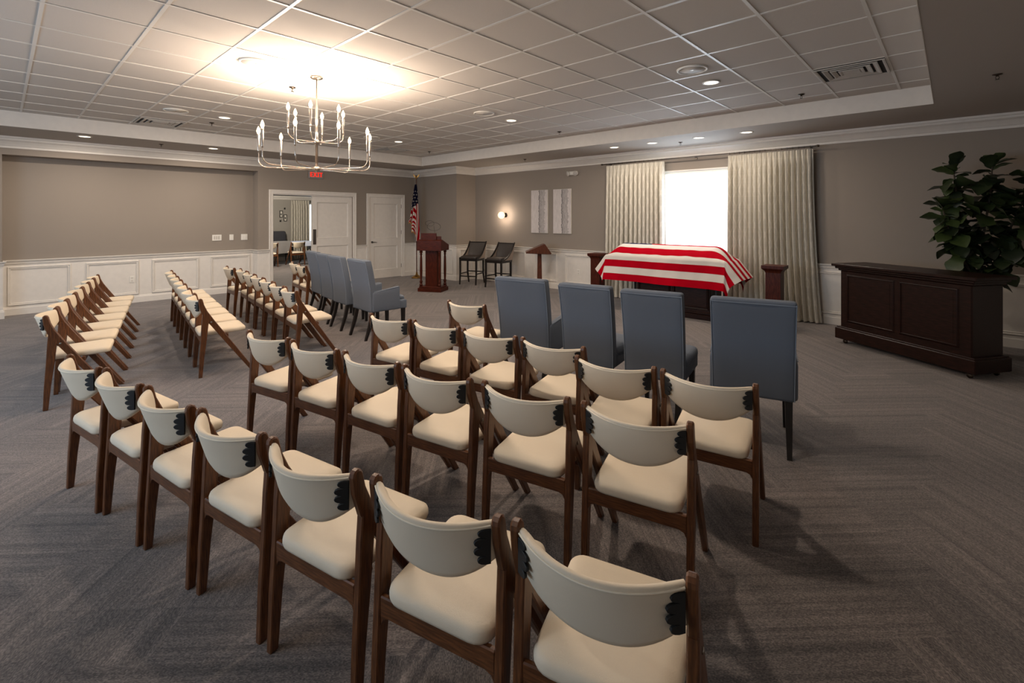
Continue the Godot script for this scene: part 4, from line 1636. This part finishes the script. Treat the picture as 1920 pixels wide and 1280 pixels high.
func lectern() -> void:
	# front faces the chairs; local front is +z here
	var t := thing("lectern", "reddish wooden lectern with turned columns by the corner flag", "lectern", V(-8.33, 0, -6.44), deg_to_rad(28.5))
	var w := 0.50
	var d := 0.37
	var g := G()
	g.box(V(0, 0.04, 0), V(w + 0.04, 0.08, d + 0.05), 0.006)
	g.box(V(0, 0.095, 0), V(w, 0.035, d + 0.01), 0.012)
	part("base", g, "mahogany_flat", t)
	g = G()
	g.box(V(0, 0.50, -0.01), V(0.27, 0.80, 0.24), 0.006)
	part("centre_panel", g, "mahogany", t)
	for sx in [-1.0, 1.0]:
		for sz in [-1.0, 1.0]:
			g = G()
			g.lathe([Vector2(0.001, 0.11), Vector2(0.034, 0.11), Vector2(0.034, 0.16), Vector2(0.022, 0.17), Vector2(0.031, 0.19), Vector2(0.034, 0.22), Vector2(0.020, 0.25), Vector2(0.025, 0.31), Vector2(0.030, 0.45), Vector2(0.025, 0.72), Vector2(0.018, 0.78), Vector2(0.030, 0.80), Vector2(0.019, 0.82), Vector2(0.034, 0.84), Vector2(0.034, 0.89), Vector2(0.001, 0.89)], 16, Transform3D(Basis(), V(sx * (w / 2 - 0.035), 0, sz * (d / 2 - 0.035))))
			part("turned_column", g, "mahogany", t)
	# desk: low at the reader's side
	g = G()
	var side := PackedVector2Array([Vector2(d / 2 + 0.03, 0.885), Vector2(d / 2 + 0.03, 1.10), Vector2(d / 2 - 0.04, 1.125), Vector2(-d / 2 - 0.04, 1.0), Vector2(-d / 2 - 0.04, 0.885)])
	g.prism(side, -w / 2 - 0.03, w / 2 + 0.03, 0.006, Transform3D(Basis(V(0, 0, 1), V(0, 1, 0), V(-1, 0, 0)), Vector3()))
	part("desk", g, "mahogany_flat", t)
	g = G()
	g.box(V(-0.03, 1.185, d / 2 - 0.02), V(0.36, 0.15, 0.022), 0.005)
	part("gallery", g, "mahogany_flat", t)
	g = G()
	g.box(V(0.12, 1.15, d / 2 - 0.045), V(0.26, 0.09, 0.02), 0.005)
	part("gallery", g, "mahogany_flat", t)
	# thin wire loops above the desk
	var m := thing("wire_holder", "thin dark wire loops standing on the lectern", "wire holder", V(-8.30, 1.13, -6.40), CAM_YAW)
	g = G()
	g.tube([V(0.04, 0, 0), V(0.05, 0.16, 0), V(0.03, 0.28, 0)], 0.004, 6)
	part("stem", g, "pull_bronze", m)
	for l in [[0.03, 0.27, 0.145, 0.09, 0.1], [-0.06, 0.34, 0.09, 0.06, -0.5]]:
		var pts := []
		for i in 25:
			var a := TAU * i / 24.0
			pts.append(V(l[0] + cos(a) * l[2], l[1] + sin(a) * l[3], sin(a + l[4]) * 0.05))
		g = G()
		g.tube(pts, 0.0035, 6)
		part("loop", g, "pull_bronze", m)

func book_stand() -> void:
	var t := thing("book_stand", "wooden book stand with slanted top between stools and casket", "stand", V(-6.62, 0, -8.03), CAM_YAW)
	var g := G()
	g.prism(PackedVector2Array([Vector2(-0.31, 0.825), Vector2(0.225, 0.805), Vector2(0.24, 0.825), Vector2(0.10, 1.022), Vector2(0.075, 1.022), Vector2(-0.31, 0.855)]), -0.2, 0.2, 0.006)
	part("slanted_top", g, "walnut", t)
	g = G()
	var rings := []
	for l in [[0.0, 0.055], [0.82, 0.042]]:
		var r := PackedVector3Array()
		for c in [[-1, -1], [1, -1], [1, 1], [-1, 1]]:
			r.append(V(-0.01 + c[0] * l[1], l[0] + 0.03, c[1] * l[1]))
		rings.append(r)
	g.loft(rings, true, -1)
	part("post", g, "walnut", t)
	for a in [0.0, PI / 2]:
		g = G()
		g.box(V(0, 0.018, 0), V(0.46, 0.035, 0.06), 0.008, Transform3D(Basis(V(0, 1, 0), a + 0.4), V(-0.01, 0, 0)))
		part("foot", g, "leg_espresso", t)

func pole_flag() -> void:
	var p := thing("flag_pole", "slim standing flag pole in the corner behind the lectern", "flag pole", V(-10.40, 0, -7.50))
	var g := G()
	g.lathe([Vector2(0.001, 0), Vector2(0.14, 0), Vector2(0.14, 0.02), Vector2(0.08, 0.06), Vector2(0.03, 0.09), Vector2(0.02, 0.16), Vector2(0.001, 0.16)], 24)
	part("base", g, "brass", p)
	g = G()
	g.tube([V(0, 0.1, 0), V(-0.02, 2.62, 0.0)], 0.014, 10)
	part("pole", g, "walnut", p)
	# spread-winged finial
	g = G()
	g.lathe([Vector2(0.001, 0), Vector2(0.02, 0.005), Vector2(0.028, 0.03), Vector2(0.018, 0.05), Vector2(0.022, 0.08), Vector2(0.012, 0.11), Vector2(0.001, 0.115)], 12, Transform3D(Basis(), V(-0.02, 2.61, 0)))
	for s in [-1.0, 1.0]:
		g.prism(PackedVector2Array([Vector2(0.0, 0.03), Vector2(s * 0.04, 0.07), Vector2(s * 0.085, 0.12), Vector2(s * 0.075, 0.06), Vector2(s * 0.05, 0.03), Vector2(0.0, 0.0)]), -0.008, 0.008, 0.002, Transform3D(Basis(V(0, 1, 0), CAM_YAW), V(-0.02, 2.64, 0)))
	part("finial", g, "brass", p)
	var f := thing("hanging_flag", "stars and stripes flag hanging folded from the corner pole", "flag", V(-10.41, 0, -7.50), CAM_YAW)
	g = G()
	g.sheet(40, 44, func(u: float, v: float) -> Vector3:
		# u across the folds, v down the hanging cloth
		var w := lerpf(0.03, 0.215, pow(v, 0.8)) * (1.0 - 0.25 * smoothstep(0.75, 1.0, v))
		var fold := sin(u * TAU * 3.0) * lerpf(0.02, 0.055, v)
		var low := 1.0 - 0.42 * (1.0 - u) * smoothstep(0.4, 1.0, v) - 0.08 * absf(sin(u * TAU * 1.5))
		return V((u - 0.62) * 2.0 * w * 0.85 - 0.02 * v + 0.012 * sin(u * TAU * 2.0), 2.47 - 1.78 * v * low, 0.045 + fold + 0.02), 0.003)
	var m := part("cloth", g, "flag_cloth", f)
	m.material_override = M["flag_cloth_hanging"]
	g = G()
	var pts := []
	for i in 12:
		var u := i / 11.0 * 0.55
		var low := 1.0 - 0.42 * (1.0 - u) - 0.08 * absf(sin(u * TAU * 1.5))
		pts.append(V((u - 0.62) * 2.0 * 0.161 * 0.85 - 0.02 + 0.012 * sin(u * TAU * 2.0), 2.47 - 1.78 * low, 0.065 + sin(u * TAU * 3.0) * 0.055))
	g.tube(pts, 0.012, 6)
	part("fringe", g, "gold_fringe", f)

func wall_things() -> void:
	# globe sconce
	var s := thing("wall_sconce", "small lit globe wall sconce above the bar stools", "sconce", V(-8.10, 1.655, ZF))
	var g := G()
	g.lathe([Vector2(0.001, 0), Vector2(0.055, 0), Vector2(0.055, 0.012), Vector2(0.02, 0.02), Vector2(0.016, 0.06), Vector2(0.03, 0.075), Vector2(0.001, 0.075)], 20, Transform3D(Basis(V(1, 0, 0), PI / 2), Vector3()))
	part("backplate", g, "nickel_dark", s)
	g = G()
	var prof := []
	for i in 15:
		var a := PI * i / 14.0
		prof.append(Vector2(maxf(sin(a) * 0.085, 0.001), -cos(a) * 0.085))
	g.lathe(prof, 24, Transform3D(Basis(), V(0, 0, 0.155)))
	part("globe", g, "globe_glow", s)
	omni(s, V(0, 0, 0.155), WARM, SCONCE_ENERGY, 0.08)
	# pair of painted panels
	for k in 2:
		var x0: float = [-7.25, -6.60][k]
		var x1: float = [-6.75, -6.10][k]
		var p := thing("art_panel", ["left pale painted panel with a dark upright line", "right pale painted panel with a dark upright line"][k], "wall art", V((x0 + x1) / 2, 1.24, ZF + 0.002))
		p.set_meta("group", "pair of painted panels")
		g = G()
		g.box(V(0, 0.495, 0.016), V(0.495, 0.99, 0.03), 0.003)
		part("canvas", g, "picture_mat", p)
		g = G()
		g.sheet(1, 1, func(u: float, v: float) -> Vector3: return V((u - 0.5) * 0.49, 0.985 - v * 0.98, 0.0312), 0.0008)
		part("painting", g, "flag_cloth", p).material_override = M[["art_left", "art_right"][k]]
	# emergency light with two heads
	var e := thing("emergency_light", "white twin-head emergency light high on the window wall", "emergency light", V(-6.06, 2.50, ZF))
	g = G()
	g.soft(V(0.27, 0.085, 0.06), 0.028, Transform3D(Basis(), V(0, 0.06, 0.03)))
	part("housing", g, "white_plastic", e)
	for x in [-0.085, 0.085]:
		g = G()
		g.lathe([Vector2(0.001, 0), Vector2(0.030, 0), Vector2(0.050, 0.035), Vector2(0.052, 0.045), Vector2(0.046, 0.047)], 18, Transform3D(Basis(V(1, 0, 0), PI / 2 + 0.25) * Basis(V(0, 0, 1), -x * 4.0), V(x, 0.06, 0.045)))
		var head := part("lamp_head", g, "white_plastic", e)
		g = G()
		g.lathe([Vector2(0.001, 0.044), Vector2(0.045, 0.044), Vector2(0.045, 0.049), Vector2(0.001, 0.051)], 18, Transform3D(Basis(V(1, 0, 0), PI / 2 + 0.25) * Basis(V(0, 0, 1), -x * 4.0), V(x, 0.06, 0.045)))
		part("lens", g, "vent_metal", head)
	# exit sign
	var x := thing("exit_sign", "exit sign with red lit letters above the sliding door", "sign", V(XL, 2.51, -5.05))
	g = G()
	g.box(V(0.022, 0.09, 0), V(0.04, 0.18, 0.35), 0.006)
	part("housing", g, "sign_face", x)
	var font := SystemFont.new()
	font.font_names = PackedStringArray(["Droid Sans"])
	font.font_weight = 700
	var tm := TextMesh.new()
	tm.text = "EXIT"
	tm.font = font
	tm.font_size = 48
	tm.pixel_size = 0.0030
	tm.depth = 0.006
	var tx := part("letters", tm, "exit_glow", x, V(0.044, 0.09, 0))
	tx.rotation.y = PI / 2
	# plates on the alcove wall
	for q in [[-3.088, 0.172, 0.125, "wide white wall plate with a small keypad, in the alcove", 3], [-3.362, 0.078, 0.122, "narrow white rocker switch plate in the alcove", 1], [-3.612, 0.128, 0.128, "white double switch plate nearest the alcove's end", 2]]:
		var pl := thing("wall_plate", q[3], "wall plate", V(XA, 1.175, q[0]))
		g = G()
		g.box(V(0.006, 0, 0), V(0.012, q[2], q[1]), 0.003)
		part("plate", g, "white_plastic", pl)
		for k in q[4]:
			g = G()
			if q[4] == 3:
				g.box(V(0.0125, 0, 0.045 - 0.04 * k), V(0.004, 0.07, 0.028), 0.001)
			else:
				g.box(V(0.013, -0.004, (k - (q[4] - 1) / 2.0) * 0.046), V(0.006, 0.05, 0.026), 0.002)
			part("button", g, "vent_metal" if q[4] == 3 else "white_plastic", pl)
	for q in [[V(XA + 0.01, 0.44, -1.685), PI / 2, "white electrical outlet in the second alcove panel"], [V(-5.92, 0.42, ZF + 0.01), 0.0, "white electrical outlet in the panel beside the casket"], [V(-8.86, 0.40, ZF + 0.01), 0.0, "white electrical outlet behind the bar stools"]]:
		var ol := thing("outlet", q[2], "outlet", q[0], q[1])
		g = G()
		g.box(V(0, 0, 0.004), V(0.075, 0.118, 0.008), 0.002)
		part("plate", g, "white_plastic", ol)
		for y in [-0.026, 0.026]:
			g = G()
			g.box(V(0, y, 0.0085), V(0.034, 0.028, 0.003), 0.001)
			part("socket", g, "grille", ol)
	var cd := thing("power_cord", "thin dark cord hanging from the outlet behind the stools", "cord", V(-8.86, 0, ZF + 0.02))
	g = G()
	g.tube([V(0, 0.385, 0), V(0, 0.38, 0.035), V(0.05, 0.30, 0.04), V(0.09, 0.14, 0.04), V(0.06, 0.02, 0.05), V(0.14, 0.004, 0.14), V(0.30, 0.004, 0.20), V(0.42, 0.004, 0.16)], 0.004, 6)
	part("cable", g, "black_plastic", cd)

const SCONCE_ENERGY := 0.35

func ceiling_things() -> void:
	for e in [[-0.755, -5.9, "at the right end of the tile ceiling"], [-9.11, -1.7, "near the alcove at the left"], [-9.11, -5.9, "near the white doors at the far left"]]:
		var v := thing("air_vent", "square louvred air vent " + e[2], "vent", V(e[0], HT, e[1]), 0.0, "air vents in the ceiling")
		var g := G()
		g.box(V(0, 0.002, 0), V(0.575, 0.004, 0.575))
		part("duct", g, "duct_dark", v)
		var h := 0.288
		for k in 4:
			g = G()
			var r := h - 0.062 * k
			g.run([V(r, 0, -r), V(r, 0, r), V(-r, 0, r), V(-r, 0, -r)], Vector3.UP, [Vector2(0, -0.006), Vector2(0.010, -0.006), Vector2(0.040, 0.0) if k else Vector2(0.022, -0.004), Vector2(0.043, -0.003) if k else Vector2(0.024, -0.010), Vector2(0.012, -0.014), Vector2(0, -0.014)], true)
			part("louvre", g, "vent_metal", v)
		g = G()
		g.box(V(0, -0.010, 0), V(0.14, 0.006, 0.14), 0.002)
		part("centre_plate", g, "vent_metal", v)
	for e in [[-1.93, -4.75, "right of the ceiling's middle"], [-4.93, -1.68, "beside the chandelier"], [-7.95, -1.67, "at the left near the vent"], [-4.93, -4.72, "beyond the chandelier"], [-7.95, -4.72, "above the left blue chairs"]]:
		var s := thing("ceiling_speaker", "round white ceiling speaker " + e[2], "speaker", V(e[0], HT, e[1]), 0.0, "round ceiling speakers")
		var g := G()
		g.lathe([Vector2(0.13, 0.004), Vector2(0.13, -0.006), Vector2(0.138, -0.010), Vector2(0.148, -0.008), Vector2(0.15, 0.004)], 36)
		part("rim", g, "white_plastic", s)
		g = G()
		g.lathe([Vector2(0.001, -0.006), Vector2(0.1305, -0.004), Vector2(0.1305, 0.004), Vector2(0.001, 0.004)], 36)
		part("grille", g, "grille", s)
		g = G()
		g.box(V(0, -0.0065, 0), V(0.03, 0.002, 0.008))
		part("badge", g, "steel", s)
	var names := ["left of the chandelier canopy", "near the left vent", "above the soffit's far middle", "near the far left vent", "in the ceiling's far right", "on the soffit above the alcove", "on the soffit near the emergency light", "on the soffit above the curtains", "on the soffit at the upper right"]
	var k := 0
	for e in [[-5.55, HT, -2.28], [-8.56, HT, -2.27], [-5.02, HT, -6.62], [-8.70, HT, -6.62], [-1.35, HT, -6.61], [-10.16, HS, -1.92], [-6.9, HS, -7.85], [-3.4, HS, -7.88], [0.29, HS, -6.07]]:
		var s := thing("sprinkler_head", "small pendant sprinkler head " + names[k], "sprinkler", V(e[0], e[1], e[2]), 0.0, "sprinkler heads")
		k += 1
		var g := G()
		g.lathe([Vector2(0.001, 0.002), Vector2(0.036, 0.002), Vector2(0.034, -0.006), Vector2(0.012, -0.012), Vector2(0.010, -0.02), Vector2(0.001, -0.02)], 18)
		part("escutcheon", g, "nickel_dark", s)
		g = G()
		g.tube([V(0.009, -0.018, 0), V(0.012, -0.034, 0), V(0.002, -0.046, 0)], 0.0025, 6)
		g.tube([V(-0.009, -0.018, 0), V(-0.012, -0.034, 0), V(-0.002, -0.046, 0)], 0.0025, 6)
		part("yoke", g, "nickel_dark", s)
		g = G()
		g.lathe([Vector2(0.001, -0.046), Vector2(0.016, -0.046), Vector2(0.016, -0.048), Vector2(0.001, -0.048)], 14)
		part("deflector", g, "nickel_dark", s)
